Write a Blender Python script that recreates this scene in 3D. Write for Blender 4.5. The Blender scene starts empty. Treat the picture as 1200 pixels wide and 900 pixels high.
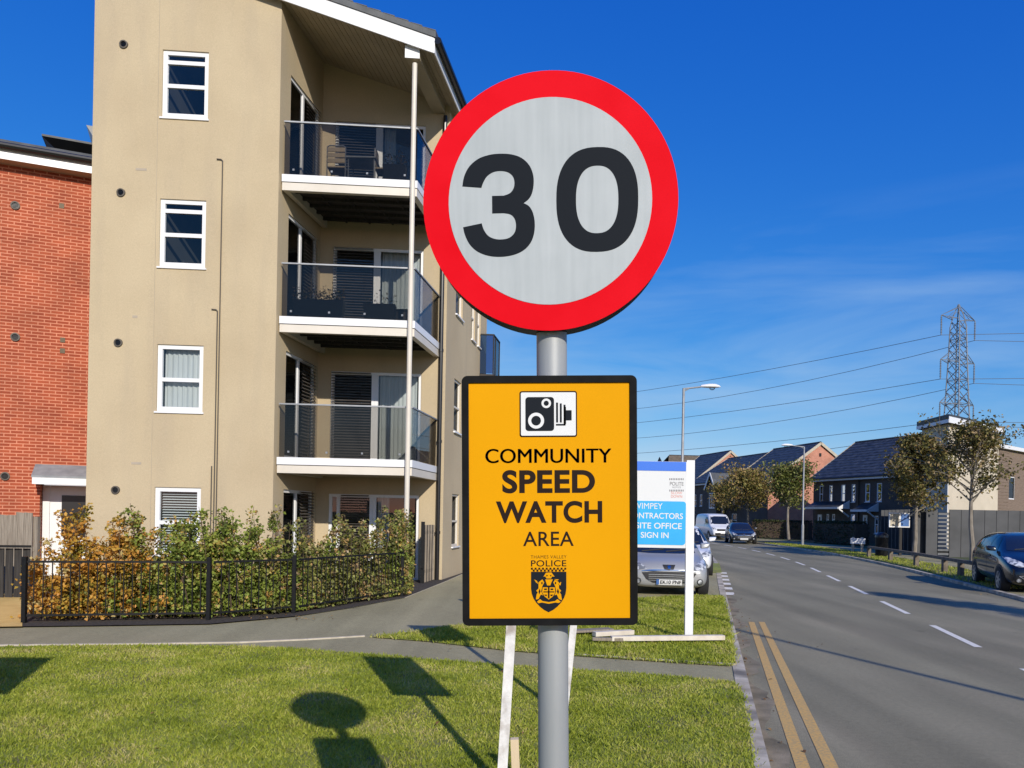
import bpy, bmesh, math, random
import numpy as np
from mathutils import Vector, Matrix
from mathutils.bvhtree import BVHTree
S = bpy.context.scene
COL = S.collection
R = math.radians
rnd = random.Random(7)
rng = np.random.default_rng(7)

# ------------------------------------------------------------ camera, sky, sun, exposure
ROLL = R(1.05); EYE = 1.7; FPX = 900.0
cd = bpy.data.cameras.new('camera'); cam = bpy.data.objects.new('camera', cd); COL.objects.link(cam)
cd.sensor_width = 36; cd.lens = 27; cd.shift_y = 153 / 1200; cd.clip_start = .05; cd.clip_end = 6000
cam.matrix_world = Matrix.Translation((0, 0, EYE)) @ Matrix.Rotation(R(90), 4, 'X') @ Matrix.Rotation(ROLL, 4, 'Z')
S.camera = cam
AZ = R(19.3); EL = R(26.7)
to_sun = Vector((math.sin(AZ) * math.cos(EL), -math.cos(AZ) * math.cos(EL), math.sin(EL)))
wd = bpy.data.worlds.new('World'); S.world = wd; wd.use_nodes = True
nt = wd.node_tree; nt.nodes.clear()
wo = nt.nodes.new('ShaderNodeOutputWorld'); bg = nt.nodes.new('ShaderNodeBackground'); sky = nt.nodes.new('ShaderNodeTexSky')
sky.sky_type = 'NISHITA'; sky.sun_disc = False; sky.sun_elevation = EL; sky.sun_rotation = math.atan2(to_sun.x, to_sun.y)
sky.altitude = 0; sky.air_density = 1.0; sky.dust_density = .3; sky.ozone_density = 3.0
bg.inputs['Strength'].default_value = .085
hs0 = nt.nodes.new('ShaderNodeHueSaturation'); hs0.inputs['Saturation'].default_value = 1.28; hs0.inputs['Hue'].default_value = .508; hs0.inputs['Value'].default_value = 1.12
nt.links.new(sky.outputs[0], hs0.inputs['Color'])
# the camera's colour response to the clear sky: a gain and a gamma for each channel
sep = nt.nodes.new('ShaderNodeSeparateColor'); hs = nt.nodes.new('ShaderNodeCombineColor'); nt.links.new(hs0.outputs[0], sep.inputs[0])
for ch, (gain, gam) in enumerate(((1.22, 1.34), (.92, .89), (.97, .42))):
    m0 = nt.nodes.new('ShaderNodeMath'); m0.operation = 'MULTIPLY'; m0.inputs[1].default_value = .085; m1 = nt.nodes.new('ShaderNodeMath'); m1.operation = 'POWER'; m1.inputs[1].default_value = gam; m2 = nt.nodes.new('ShaderNodeMath'); m2.operation = 'MULTIPLY'; m2.inputs[1].default_value = gain / .085
    nt.links.new(sep.outputs[ch], m0.inputs[0]); nt.links.new(m0.outputs[0], m1.inputs[0]); nt.links.new(m1.outputs[0], m2.inputs[0]); nt.links.new(m2.outputs[0], hs.inputs[ch])
# thin streaks of cirrus low over the road
tc = nt.nodes.new('ShaderNodeTexCoord'); mp = nt.nodes.new('ShaderNodeMapping'); mp.inputs['Scale'].default_value = (1.3, 1.3, 6.5); mp.inputs['Rotation'].default_value = (0, R(-16), 0)
mp.inputs['Location'].default_value = (.31, .2, .12)
nz = nt.nodes.new('ShaderNodeTexNoise'); nz.inputs['Scale'].default_value = 1.5; nz.inputs['Detail'].default_value = 7; nz.inputs['Roughness'].default_value = .55; nz.inputs['Distortion'].default_value = .5
cr = nt.nodes.new('ShaderNodeValToRGB'); cr.color_ramp.elements[0].position = .45; cr.color_ramp.elements[1].position = .74
cr.color_ramp.elements[1].color = (.7, .7, .7, 1)
mx = nt.nodes.new('ShaderNodeMixRGB'); mx.inputs[2].default_value = (4.6, 6.8, 9.6, 1)
nt.links.new(tc.outputs['Generated'], mp.inputs[0]); nt.links.new(mp.outputs[0], nz.inputs['Vector']); nt.links.new(nz.outputs[0], cr.inputs[0])
sx = nt.nodes.new('ShaderNodeSeparateXYZ'); nt.links.new(tc.outputs['Generated'], sx.inputs[0]); mrz = nt.nodes.new('ShaderNodeMapRange'); mrz.inputs[1].default_value = .22; mrz.inputs[2].default_value = .37; mrz.inputs[3].default_value = 1; mrz.inputs[4].default_value = 0; nt.links.new(sx.outputs[2], mrz.inputs[0])
mcl = nt.nodes.new('ShaderNodeMath'); mcl.operation = 'MULTIPLY'; nt.links.new(cr.outputs[0], mcl.inputs[0]); nt.links.new(mrz.outputs[0], mcl.inputs[1]); nt.links.new(mcl.outputs[0], mx.inputs[0]); nt.links.new(hs.outputs[0], mx.inputs[1]); nt.links.new(mx.outputs[0], bg.inputs['Color']); nt.links.new(bg.outputs[0], wo.inputs[0])
sl = bpy.data.lights.new('sun', 'SUN'); sl.energy = 4.2; sl.angle = R(.53); sl.color = (1, .93, .82)
so = bpy.data.objects.new('sun', sl); COL.objects.link(so); so.rotation_euler = (-to_sun).to_track_quat('-Z', 'Y').to_euler(); so.location = (5, -10, 20)
S.view_settings.view_transform = 'Standard'; S.view_settings.look = 'None'; S.view_settings.gamma = 1; S.view_settings.exposure = 0.0
S.cycles.max_bounces = 8; S.cycles.transparent_max_bounces = 24; S.cycles.use_denoising = True; S.cycles.caustics_reflective = False; S.cycles.caustics_refractive = False

# ------------------------------------------------------------ measuring helpers
CR, SR = math.cos(ROLL), math.sin(ROLL)
def unroll(px, py):
    dx, dy = px - 600, py - 603
    return dx * CR + dy * SR, -dx * SR + dy * CR
def P(px, py, z=0.0):
    """point on the level z seen at a place of the photograph"""
    u, v = unroll(px, py); Y = FPX * (EYE - z) / v
    return Vector((Y * u / FPX, Y, z))
def Q(px, py, Y):
    u, v = unroll(px, py)
    return Vector((Y * u / FPX, Y, EYE - Y * v / FPX))
def frame(O, ang_a, ang_b):
    """skewed ground frame: s along a, t along b (angles from +X, degrees)"""
    a = Vector((math.cos(R(ang_a)), math.sin(R(ang_a)), 0)); b = Vector((math.cos(R(ang_b)), math.sin(R(ang_b)), 0)); O = Vector(O)
    f = lambda s, t, z: Vector((O.x + a.x * s + b.x * t, O.y + a.y * s + b.y * t, O.z + z))
    f.a, f.b, f.O = a, b, O
    return f

# ------------------------------------------------------------ mesh helpers
class MB:
    def __init__(self): self.v = []; self.f = []; self.uv = {}
    def add(self, pts, faces):
        n = len(self.v); self.v += [Vector(p) for p in pts]; self.f += [tuple(i + n for i in f) for f in faces]; return n
    def quad(self, a, b, c, d, uv=None):
        self.add((a, b, c, d), ((0, 1, 2, 3),))
        if uv: self.uv[len(self.f) - 1] = uv
    def poly(self, pts): self.add(pts, (tuple(range(len(pts))),))
    def hexa(self, p):     # 8 corners: bottom 4 ccw, top 4 ccw
        self.add(p, ((3, 2, 1, 0), (4, 5, 6, 7), (0, 1, 5, 4), (1, 2, 6, 5), (2, 3, 7, 6), (3, 0, 4, 7)))
    def box(self, x0, x1, y0, y1, z0, z1, F=None):
        F = F or (lambda a, b, c: Vector((a, b, c)))
        self.hexa([F(x0, y0, z0), F(x1, y0, z0), F(x1, y1, z0), F(x0, y1, z0), F(x0, y0, z1), F(x1, y0, z1), F(x1, y1, z1), F(x0, y1, z1)])
    def bar(self, p, q, w, h=None, up=(0, 0, 1)):
        p, q = Vector(p), Vector(q); h = h or w; d = (q - p).normalized(); up = Vector(up)
        if abs(d.dot(up)) > .98: up = Vector((0, 1, 0))
        x = d.cross(up).normalized() * w / 2; y = x.cross(d).normalized() * h / 2
        self.hexa([p - x - y, p + x - y, p + x + y, p - x + y, q - x - y, q + x - y, q + x + y, q - x + y])
    def tube(self, pts, r, n=8, cap=True):
        pts = [Vector(p) for p in pts]; rs = r if isinstance(r, (list, tuple)) else [r] * len(pts)
        base = len(self.v); prev = None
        for i, p in enumerate(pts):
            d = (pts[min(i + 1, len(pts) - 1)] - pts[max(i - 1, 0)]).normalized()
            x = prev - d * prev.dot(d) if prev is not None else d.orthogonal()
            x.normalize(); prev = x; y = d.cross(x)
            for k in range(n):
                a = 2 * math.pi * k / n; self.v.append(p + (x * math.cos(a) + y * math.sin(a)) * rs[i])
        for i in range(len(pts) - 1):
            for k in range(n):
                a = base + i * n + k; b = base + i * n + (k + 1) % n; self.f.append((a, b, b + n, a + n))
        if cap:
            self.f.append(tuple(base + k for k in reversed(range(n)))); e = base + (len(pts) - 1) * n; self.f.append(tuple(e + k for k in range(n)))
    def lathe(self, prof, n=24, axis='Z', M=None):
        """prof: (r, h) pairs"""
        base = len(self.v)
        for r, h in prof:
            for k in range(n):
                a = 2 * math.pi * k / n; c, s = r * math.cos(a), r * math.sin(a)
                p = Vector((c, s, h)) if axis == 'Z' else Vector((c, h, s)) if axis == 'Y' else Vector((h, c, s))
                self.v.append(M @ p if M else p)
        for i in range(len(prof) - 1):
            for k in range(n):
                a = base + i * n + k; b = base + i * n + (k + 1) % n; self.f.append((a, b, b + n, a + n))
        self.f.append(tuple(base + k for k in reversed(range(n)))); e = base + (len(prof) - 1) * n; self.f.append(tuple(e + k for k in range(n)))
    def prism(self, poly, F, d0, d1, tri=True):
        """poly of 2-D points, F(x, y, depth) -> point"""
        n = len(poly); self.add([F(x, y, d0) for x, y in poly] + [F(x, y, d1) for x, y in poly], [tuple(range(n)), tuple(range(2 * n - 1, n - 1, -1))] + [(i, n + i, n + (i + 1) % n, (i + 1) % n) for i in range(n)])
    def build(self, name, mat, parent=None, smooth=False, bevel=0, local=False, tri=False, recalc=True):
        me = bpy.data.meshes.new(name); off = Vector((0, 0, 0))
        if parent is not None and not local:
            p = parent
            while p is not None: off += p.location; p = p.parent
        me.from_pydata([v - off for v in self.v], [], self.f)
        if self.uv:
            ul = me.uv_layers.new(name='uv')
            for pi, uvs in self.uv.items():
                for li, w in zip(me.polygons[pi].loop_indices, uvs): ul.data[li].uv = w
        bm = bmesh.new(); bm.from_mesh(me)
        if tri: bmesh.ops.triangulate(bm, faces=[f for f in bm.faces if len(f.verts) > 4])
        if recalc: bmesh.ops.recalc_face_normals(bm, faces=bm.faces)
        if bevel:
            bmesh.ops.bevel(bm, geom=list(bm.edges), offset=bevel, segments=2, affect='EDGES', profile=.5, clamp_overlap=True)
        bm.to_mesh(me); bm.free()
        if smooth:
            for p in me.polygons: p.use_smooth = True
            try: me.set_sharp_from_angle(angle=R(38))
            except Exception: pass
        me.materials.append(mat)
        o = bpy.data.objects.new(name, me); COL.objects.link(o)
        if parent is not None: o.parent = parent
        return o
def tag(o, label, cat, group=None):
    o['label'] = label; o['category'] = cat
    if group: o['group'] = group
    return o
def thing(name, label, cat, loc=(0, 0, 0), group=None, rz=0):
    o = bpy.data.objects.new(name, None); COL.objects.link(o); o.location = loc; o.rotation_euler = (0, 0, rz); o.empty_display_size = .2
    return tag(o, label, cat, group)
def struct(o, kind='structure'):
    o['kind'] = kind; return o
def copy_tree(o, parent=None):
    c = o.copy(); COL.objects.link(c); c.parent = parent
    for ch in list(o.children): copy_tree(ch, c)
    return c
def np_mesh(name, V, F, mat, parent=None, mats=None, origin=(0, 0, 0)):
    """V (N,3) array, F (M,k) index array"""
    me = bpy.data.meshes.new(name); k = F.shape[1]
    V = V - np.array(origin)
    me.vertices.add(len(V)); me.vertices.foreach_set('co', V.astype(np.float32).ravel())
    me.loops.add(F.size); me.loops.foreach_set('vertex_index', F.astype(np.int32).ravel())
    me.polygons.add(len(F)); me.polygons.foreach_set('loop_start', np.arange(0, F.size, k, dtype=np.int32)); me.polygons.foreach_set('loop_total', np.full(len(F), k, np.int32))
    me.materials.append(mat); me.update(calc_edges=True); me.validate()
    o = bpy.data.objects.new(name, me); COL.objects.link(o)
    if parent is not None: o.parent = parent
    return o
def leaf_cloud(name, cen, size, mat, parent, up=.35, seed=1, ratio=.62):
    """small folded leaves, one quad each, round the given centres"""
    g = np.random.default_rng(seed); n = len(cen)
    nor = g.normal(size=(n, 3)); nor[:, 2] = np.abs(nor[:, 2]) + up; nor /= np.linalg.norm(nor, axis=1)[:, None]
    t = g.normal(size=(n, 3)); u = np.cross(nor, t); u /= np.linalg.norm(u, axis=1)[:, None]; v = np.cross(nor, u)
    L = size * g.uniform(.6, 1.25, n)[:, None]; W = L * ratio
    V = np.stack([cen - u * L / 2, cen + v * W / 2 + nor * L * .16, cen + u * L / 2 - nor * L * .1, cen - v * W / 2 + nor * L * .16], 1).reshape(-1, 3)
    F = np.arange(4 * n).reshape(n, 4)
    org = (0, 0, 0)
    if parent is not None: org = tuple(parent.location)
    return np_mesh(name, V, F, mat, parent, origin=org)

# ------------------------------------------------------------ materials
def nodes(name):
    m = bpy.data.materials.new(name); m.use_nodes = True; t = m.node_tree
    return m, t, t.nodes['Principled BSDF']
def lin(r, g, b): return tuple((c / 255 / 12.92 if c / 255 <= .04045 else ((c / 255 + .055) / 1.055) ** 2.4) for c in (r, g, b)) + (1,)
def pm(name, col, col2=None, scale=6, rough=.7, metal=0, bump=0, bscale=None, detail=6, lo=.35, hi=.65, stretch=(1, 1, 1), spec=.5, coat=0, col3=None, scale3=1):
    m, t, b = nodes(name); N, L = t.nodes, t.links
    b.inputs['Roughness'].default_value = rough; b.inputs['Metallic'].default_value = metal; b.inputs['Specular IOR Level'].default_value = spec
    if coat: b.inputs['Coat Weight'].default_value = coat; b.inputs['Coat Roughness'].default_value = .04
    c4 = lambda c: tuple(c) + (1,) if len(c) == 3 else tuple(c)
    tc = N.new('ShaderNodeTexCoord'); mp = N.new('ShaderNodeMapping'); mp.inputs['Scale'].default_value = stretch; L.new(tc.outputs['Object'], mp.inputs[0])
    if col2 is not None:
        nz = N.new('ShaderNodeTexNoise'); nz.inputs['Scale'].default_value = scale; nz.inputs['Detail'].default_value = detail; L.new(mp.outputs[0], nz.inputs['Vector'])
        cr = N.new('ShaderNodeValToRGB'); cr.color_ramp.elements[0].position = lo; cr.color_ramp.elements[1].position = hi
        cr.color_ramp.elements[0].color = c4(col); cr.color_ramp.elements[1].color = c4(col2); L.new(nz.outputs[0], cr.inputs[0]); out = cr.outputs[0]
        if col3 is not None:
            n3 = N.new('ShaderNodeTexNoise'); n3.inputs['Scale'].default_value = scale3; n3.inputs['Detail'].default_value = 4; L.new(mp.outputs[0], n3.inputs['Vector'])
            r3 = N.new('ShaderNodeValToRGB'); r3.color_ramp.elements[0].position = .5; r3.color_ramp.elements[1].position = .7; L.new(n3.outputs[0], r3.inputs[0])
            mx = N.new('ShaderNodeMixRGB'); L.new(r3.outputs[0], mx.inputs[0]); L.new(out, mx.inputs[1]); mx.inputs[2].default_value = c4(col3); out = mx.outputs[0]
        L.new(out, b.inputs['Base Color'])
    else: b.inputs['Base Color'].default_value = c4(col)
    if bump:
        nb = N.new('ShaderNodeTexNoise'); nb.inputs['Scale'].default_value = bscale or scale * 6; nb.inputs['Detail'].default_value = 4; L.new(mp.outputs[0], nb.inputs['Vector'])
        bp = N.new('ShaderNodeBump'); bp.inputs['Strength'].default_value = bump; bp.inputs['Distance'].default_value = .01; L.new(nb.outputs[0], bp.inputs['Height']); L.new(bp.outputs[0], b.inputs['Normal'])
    return m
def leaf_mat(name, cols, clump=1.5, trans=.25, cw=1.9, rw=.75):
    """random tint per leaf, shifted in clumps by a noise through the plant"""
    m, t, b = nodes(name); N, L = t.nodes, t.links
    g = N.new('ShaderNodeNewGeometry'); tc = N.new('ShaderNodeTexCoord'); nz = N.new('ShaderNodeTexNoise'); nz.inputs['Scale'].default_value = clump; nz.inputs['Detail'].default_value = 3
    L.new(tc.outputs['Object'], nz.inputs['Vector'])
    ma = N.new('ShaderNodeMath'); ma.operation = 'MULTIPLY_ADD'; ma.inputs[1].default_value = cw; ma.inputs[2].default_value = -cw / 2; L.new(nz.outputs[0], ma.inputs[0])
    mb_ = N.new('ShaderNodeMath'); mb_.operation = 'MULTIPLY_ADD'; mb_.inputs[1].default_value = rw; L.new(g.outputs['Random Per Island'], mb_.inputs[0]); 
    ad = N.new('ShaderNodeMath'); ad.operation = 'ADD'; ad.inputs[1].default_value = .5 - rw / 2; L.new(ma.outputs[0], ad.inputs[0]); L.new(ad.outputs[0], mb_.inputs[2])
    cr = N.new('ShaderNodeValToRGB'); cr.color_ramp.elements.remove(cr.color_ramp.elements[1])
    for i, (p, c) in enumerate(cols):
        e = cr.color_ramp.elements[0] if i == 0 else cr.color_ramp.elements.new(p)
        e.position = p; e.color = tuple(c) + (1,)
    L.new(mb_.outputs[0], cr.inputs[0]); L.new(cr.outputs[0], b.inputs['Base Color']); b.inputs['Roughness'].default_value = .55; b.inputs['Specular IOR Level'].default_value = .35
    if trans:
        tr = N.new('ShaderNodeBsdfTranslucent'); L.new(cr.outputs[0], tr.inputs[0]); ms = N.new('ShaderNodeMixShader'); ms.inputs[0].default_value = trans
        L.new(b.outputs[0], ms.inputs[1]); L.new(tr.outputs[0], ms.inputs[2]); L.new(ms.outputs[0], t.nodes['Material Output'].inputs[0])
    return m
def glass_mat(name, tint, fmin=.04, gain=1.0, rough=.01):
    m, t, b = nodes(name); N, L = t.nodes, t.links; N.remove(b)
    tr = N.new('ShaderNodeBsdfTransparent'); tr.inputs[0].default_value = tuple(tint) + (1,)
    gl = N.new('ShaderNodeBsdfGlossy'); gl.inputs['Roughness'].default_value = rough
    fr = N.new('ShaderNodeFresnel'); fr.inputs[0].default_value = 1.5; ma = N.new('ShaderNodeMath'); ma.operation = 'MULTIPLY_ADD'; ma.inputs[1].default_value = gain; ma.inputs[2].default_value = fmin; ma.use_clamp = True
    ms = N.new('ShaderNodeMixShader'); L.new(fr.outputs[0], ma.inputs[0]); L.new(ma.outputs[0], ms.inputs[0]); L.new(tr.outputs[0], ms.inputs[1]); L.new(gl.outputs[0], ms.inputs[2]); L.new(ms.outputs[0], N['Material Output'].inputs[0])
    return m
def brick_mat(name, c1, c2, mortar, bw=.225, rh=.075, msize=.012, uv=True, bias=0, bump=.25):
    m, t, b = nodes(name); N, L = t.nodes, t.links
    tc = N.new('ShaderNodeTexCoord'); br = N.new('ShaderNodeTexBrick'); br.inputs['Scale'].default_value = 1; br.inputs['Brick Width'].default_value = bw; br.inputs['Row Height'].default_value = rh; br.inputs['Mortar Size'].default_value = msize
    br.inputs['Color1'].default_value = tuple(c1) + (1,); br.inputs['Color2'].default_value = tuple(c2) + (1,); br.inputs['Mortar'].default_value = tuple(mortar) + (1,); br.inputs['Bias'].default_value = bias
    L.new(tc.outputs['UV'], br.inputs['Vector'])
    nz = N.new('ShaderNodeTexNoise'); nz.inputs['Scale'].default_value = 1.2; nz.inputs['Detail'].default_value = 8; L.new(tc.outputs['UV'], nz.inputs['Vector'])
    hv = N.new('ShaderNodeHueSaturation'); mr = N.new('ShaderNodeMapRange'); mr.inputs[1].default_value = .3; mr.inputs[2].default_value = .7; mr.inputs[3].default_value = .8; mr.inputs[4].default_value = 1.15
    L.new(nz.outputs[0], mr.inputs[0]); L.new(mr.outputs[0], hv.inputs['Value']); L.new(br.outputs[0], hv.inputs['Color']); L.new(hv.outputs[0], b.inputs['Base Color']); b.inputs['Roughness'].default_value = .85
    if bump:
        bp = N.new('ShaderNodeBump'); bp.inputs['Strength'].default_value = bump; bp.inputs['Distance'].default_value = .006; bp.invert = True; L.new(br.outputs['Fac'], bp.inputs['Height']); L.new(bp.outputs[0], b.inputs['Normal'])
    return m
M = {}
def render_mat():
    """painted render with soft weather stains running down it"""
    m, t, b = nodes('cream_render'); N, L = t.nodes, t.links
    tc = N.new('ShaderNodeTexCoord')
    def noise(sc, st, det=6):
        mp = N.new('ShaderNodeMapping'); mp.inputs['Scale'].default_value = st; L.new(tc.outputs['Object'], mp.inputs[0])
        n = N.new('ShaderNodeTexNoise'); n.inputs['Scale'].default_value = sc; n.inputs['Detail'].default_value = det; L.new(mp.outputs[0], n.inputs['Vector']); return n.outputs[0]
    def ramp(src, p0, p1, c0, c1):
        r = N.new('ShaderNodeValToRGB'); r.color_ramp.elements[0].position = p0; r.color_ramp.elements[1].position = p1; r.color_ramp.elements[0].color = c0; r.color_ramp.elements[1].color = c1; L.new(src, r.inputs[0]); return r.outputs[0]
    base = ramp(noise(.55, (1, 1, 1)), .35, .68, (.49, .395, .255, 1), (.555, .455, .297, 1))
    st = ramp(noise(1.1, (2.2, 2.2, .28), 9), .5, .78, (0, 0, 0, 1), (.36, .36, .36, 1))
    mx = N.new('ShaderNodeMixRGB'); L.new(st, mx.inputs[0]); L.new(base, mx.inputs[1]); mx.inputs[2].default_value = (.385, .32, .235, 1)
    sp = ramp(noise(45, (1, 1, 1), 3), .3, .7, (.93, .93, .93, 1), (1.05, 1.05, 1.05, 1))
    mu = N.new('ShaderNodeMixRGB'); mu.blend_type = 'MULTIPLY'; mu.inputs[0].default_value = 1; L.new(mx.outputs[0], mu.inputs[1]); L.new(sp, mu.inputs[2])
    L.new(mu.outputs[0], b.inputs['Base Color']); b.inputs['Roughness'].default_value = .9; b.inputs['Specular IOR Level'].default_value = .2
    bp = N.new('ShaderNodeBump'); bp.inputs['Strength'].default_value = .12; bp.inputs['Distance'].default_value = .01; L.new(noise(120, (1, 1, 1), 2), bp.inputs['Height']); L.new(bp.outputs[0], b.inputs['Normal'])
    return m
M['render'] = render_mat()
M['brick'] = brick_mat('red_brick', (.30, .052, .018), (.40, .082, .03), (.60, .235, .135), bw=.25, rh=.074, msize=.011, bump=.3)
M['salmon'] = brick_mat('salmon_brick', (.46, .15, .085), (.53, .19, .11), (.5, .32, .24), bump=0)
M['darkbrick'] = brick_mat('dark_brick', (.06, .042, .032), (.085, .06, .046), (.12, .105, .09), bump=0)
M['white'] = pm('white_upvc', (.80, .80, .80), rough=.35)
M['whitepaint'] = pm('white_paint', (.74, .74, .73), (.80, .80, .79), 3, rough=.5)
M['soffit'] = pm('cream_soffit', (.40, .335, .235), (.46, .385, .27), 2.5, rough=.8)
M['creampost'] = pm('cream_metal', (.66, .60, .50), (.72, .66, .56), 2, rough=.45)
M['black'] = pm('black_gloss', (.012, .012, .013), rough=.3)
M['blackmetal'] = pm('black_metal', (.007, .007, .008), (.012, .012, .012), 30, rough=.5, spec=.25)
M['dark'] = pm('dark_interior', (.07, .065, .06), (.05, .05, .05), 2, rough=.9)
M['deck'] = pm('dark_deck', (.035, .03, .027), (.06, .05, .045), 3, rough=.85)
M['slate'] = pm('slate_tiles', (.024, .025, .028), (.07, .074, .08), 2.2, rough=.5, spec=.35, bump=.5, bscale=9, stretch=(1, 1, 3))
M['slatelite'] = pm('slate_light', (.06, .065, .068), (.10, .105, .105), 3, rough=.6, bump=.4, bscale=10)
M['browntile'] = pm('brown_tiles', (.13, .10, .06), (.19, .15, .10), 2, rough=.8)
M['glass'] = glass_mat('window_glass', (.78, .84, .86), .03, .85)
M['railglass'] = glass_mat('smoked_glass', (.66, .65, .63), .012, .42)
M['blueglass'] = glass_mat('blue_glass', (.25, .38, .55), .05, 1)
M['blind'] = pm('white_blind', (.75, .75, .74), rough=.6)
M['darkblind'] = pm('dark_blind', (.06, .05, .045), (.09, .08, .07), 3, rough=.55)
M['curtain'] = pm('pale_curtain', (.62, .60, .56), (.70, .68, .65), 3, rough=.9, stretch=(6, 6, .3))
M['galv'] = pm('galvanised_steel', (.30, .315, .32), (.38, .395, .40), 9, rough=.5, metal=.15, stretch=(1, 1, .15), bump=.05, bscale=60)
M['lampsteel'] = pm('lamp_steel', (.28, .29, .30), (.36, .37, .38), 4, rough=.5, metal=.3)
M['pylon'] = pm('pylon_steel', (.17, .19, .22), rough=.6, metal=.3)
M['wire'] = pm('cable', (.06, .07, .09), rough=.6)
def asphalt(name, c0, c1, c2, patch=.35):
    m, t, b = nodes(name); N, L = t.nodes, t.links; tc = N.new('ShaderNodeTexCoord')
    def noise(sc, det, st=(1, 1, 1), rot=0):
        mp = N.new('ShaderNodeMapping'); mp.vector_type = 'TEXTURE' if False else 'POINT'; mp.inputs['Scale'].default_value = st; mp.inputs['Rotation'].default_value = (0, 0, rot); L.new(tc.outputs['Object'], mp.inputs[0])
        n = N.new('ShaderNodeTexNoise'); n.inputs['Scale'].default_value = sc; n.inputs['Detail'].default_value = det; L.new(mp.outputs[0], n.inputs['Vector']); return n.outputs[0]
    def ramp(s, p0, p1, a, d):
        r = N.new('ShaderNodeValToRGB'); r.color_ramp.elements[0].position = p0; r.color_ramp.elements[1].position = p1; r.color_ramp.elements[0].color = tuple(a) + (1,); r.color_ramp.elements[1].color = tuple(d) + (1,); L.new(s, r.inputs[0]); return r.outputs[0]
    base = ramp(noise(.35, 5), .35, .65, c0, c1)
    wear = ramp(noise(.9, 8, (1, .25, 1)), .48, .75, (0, 0, 0), (patch,) * 3)
    mx = N.new('ShaderNodeMixRGB'); L.new(wear, mx.inputs[0]); L.new(base, mx.inputs[1]); mx.inputs[2].default_value = tuple(c2) + (1,)
    # smoother wheel tracks along the carriageway and a scatter of dark drips
    tr = ramp(noise(1.0, 3, (1.5, .05, 1), R(14.2)), .35, .68, (.84,) * 3, (1.10,) * 3); dr = ramp(noise(3.2, 6), .66, .76, (1,) * 3, (.72,) * 3); fine = ramp(noise(22, 5), .3, .7, (.90,) * 3, (1.08,) * 3)
    for extra in (tr, dr, fine):
        me_ = N.new('ShaderNodeMixRGB'); me_.blend_type = 'MULTIPLY'; me_.inputs[0].default_value = 1; L.new(mx.outputs[0], me_.inputs[1]); L.new(extra, me_.inputs[2]); mx = me_
    gr = ramp(noise(160, 2), .3, .72, (.58,) * 3, (1.36,) * 3)
    mu = N.new('ShaderNodeMixRGB'); mu.blend_type = 'MULTIPLY'; mu.inputs[0].default_value = 1; L.new(mx.outputs[0], mu.inputs[1]); L.new(gr, mu.inputs[2])
    L.new(mu.outputs[0], b.inputs['Base Color']); b.inputs['Roughness'].default_value = .88; b.inputs['Specular IOR Level'].default_value = .25
    bp = N.new('ShaderNodeBump'); bp.inputs['Strength'].default_value = .5; bp.inputs['Distance'].default_value = .006; L.new(noise(140, 3), bp.inputs['Height']); L.new(bp.outputs[0], b.inputs['Normal'])
    return m
M['road'] = asphalt('road_asphalt', (.235, .212, .138), (.285, .257, .167), (.38, .33, .22), .6)
M['path'] = asphalt('path_asphalt', (.345, .305, .175), (.405, .36, .21), (.44, .38, .23))
M['kerb'] = pm('kerb_concrete', (.38, .32, .235), (.62, .55, .43), 3.5, rough=.9, bump=.3, bscale=50, col3=(.17, .15, .12), scale3=2.3)
M['edging'] = pm('edging_concrete', (.42, .37, .28), (.55, .49, .38), 8, rough=.9)
def worn(name, col, under, lo=.42, hi=.6, scale=14):
    return pm(name, under, col, scale, rough=.8, lo=lo, hi=hi, detail=10, bump=.15, bscale=120)
M['yellowline'] = worn('yellow_road_paint', (.66, .40, .11), (.44, .31, .14), .34, .60, 45)
M['whiteline'] = worn('white_road_paint', (.82, .78, .68), (.52, .48, .40), .32, .5, 40)
M['soil'] = pm('dark_soil', (.03, .022, .016), (.075, .06, .045), 22, rough=.95, bump=.8, bscale=40)
M['turf'] = pm('turf', (.20, .235, .03), (.31, .32, .06), 7, rough=.95, bump=.6, bscale=60, col3=(.15, .13, .06), scale3=2)
M['dryturf'] = pm('dry_turf', (.12, .12, .04), (.23, .19, .085), 3, rough=.95, bump=.6, bscale=40)
M['field'] = pm('field', (.06, .08, .025), (.09, .10, .04), .3, rough=.95)
M['paving'] = pm('tan_paving', (.66, .43, .13), (.76, .52, .17), 4, rough=.85)
M['timber'] = pm('weathered_timber', (.20, .165, .125), (.33, .28, .22), 5, rough=.9, stretch=(9, 9, .5), bump=.4, bscale=30)
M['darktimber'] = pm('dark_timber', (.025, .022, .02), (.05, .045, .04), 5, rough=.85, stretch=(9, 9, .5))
M['stake'] = pm('white_stake', (.60, .58, .56), (.76, .74, .72), 14, rough=.7, bump=.2, bscale=60, col3=(.36, .31, .27), scale3=9)
M['rawwood'] = pm('raw_wood', (.55, .42, .26), (.66, .53, .36), 6, rough=.8, stretch=(1, 1, .15))
M['palewood'] = pm('pale_batten', (.58, .50, .40), (.72, .66, .56), 5, rough=.8)
M['bark'] = pm('grey_bark', (.16, .135, .105), (.27, .235, .19), 9, rough=.95, bump=.7, bscale=30, stretch=(1, 1, .35))
M['hedgestem'] = pm('brown_stem', (.07, .045, .03), (.12, .085, .055), 12, rough=.9)
# ------------------------------------------------------------ ground
def sheet(name, pts, mat, kind='structure'):
    mb = MB(); mb.poly(pts); o = mb.build(name, mat, tri=True, recalc=False)
    if o.data.polygons[0].normal.z < 0: o.data.flip_normals()
    return struct(o, kind)
ZP = .07      # level of paths and verges above the road
RD = Vector((.2457, .9694, 0)); RN = Vector((.9694, -.2457, 0))      # along the road, to its far side
K0 = Vector((1.78, 5.25, 0))
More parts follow.
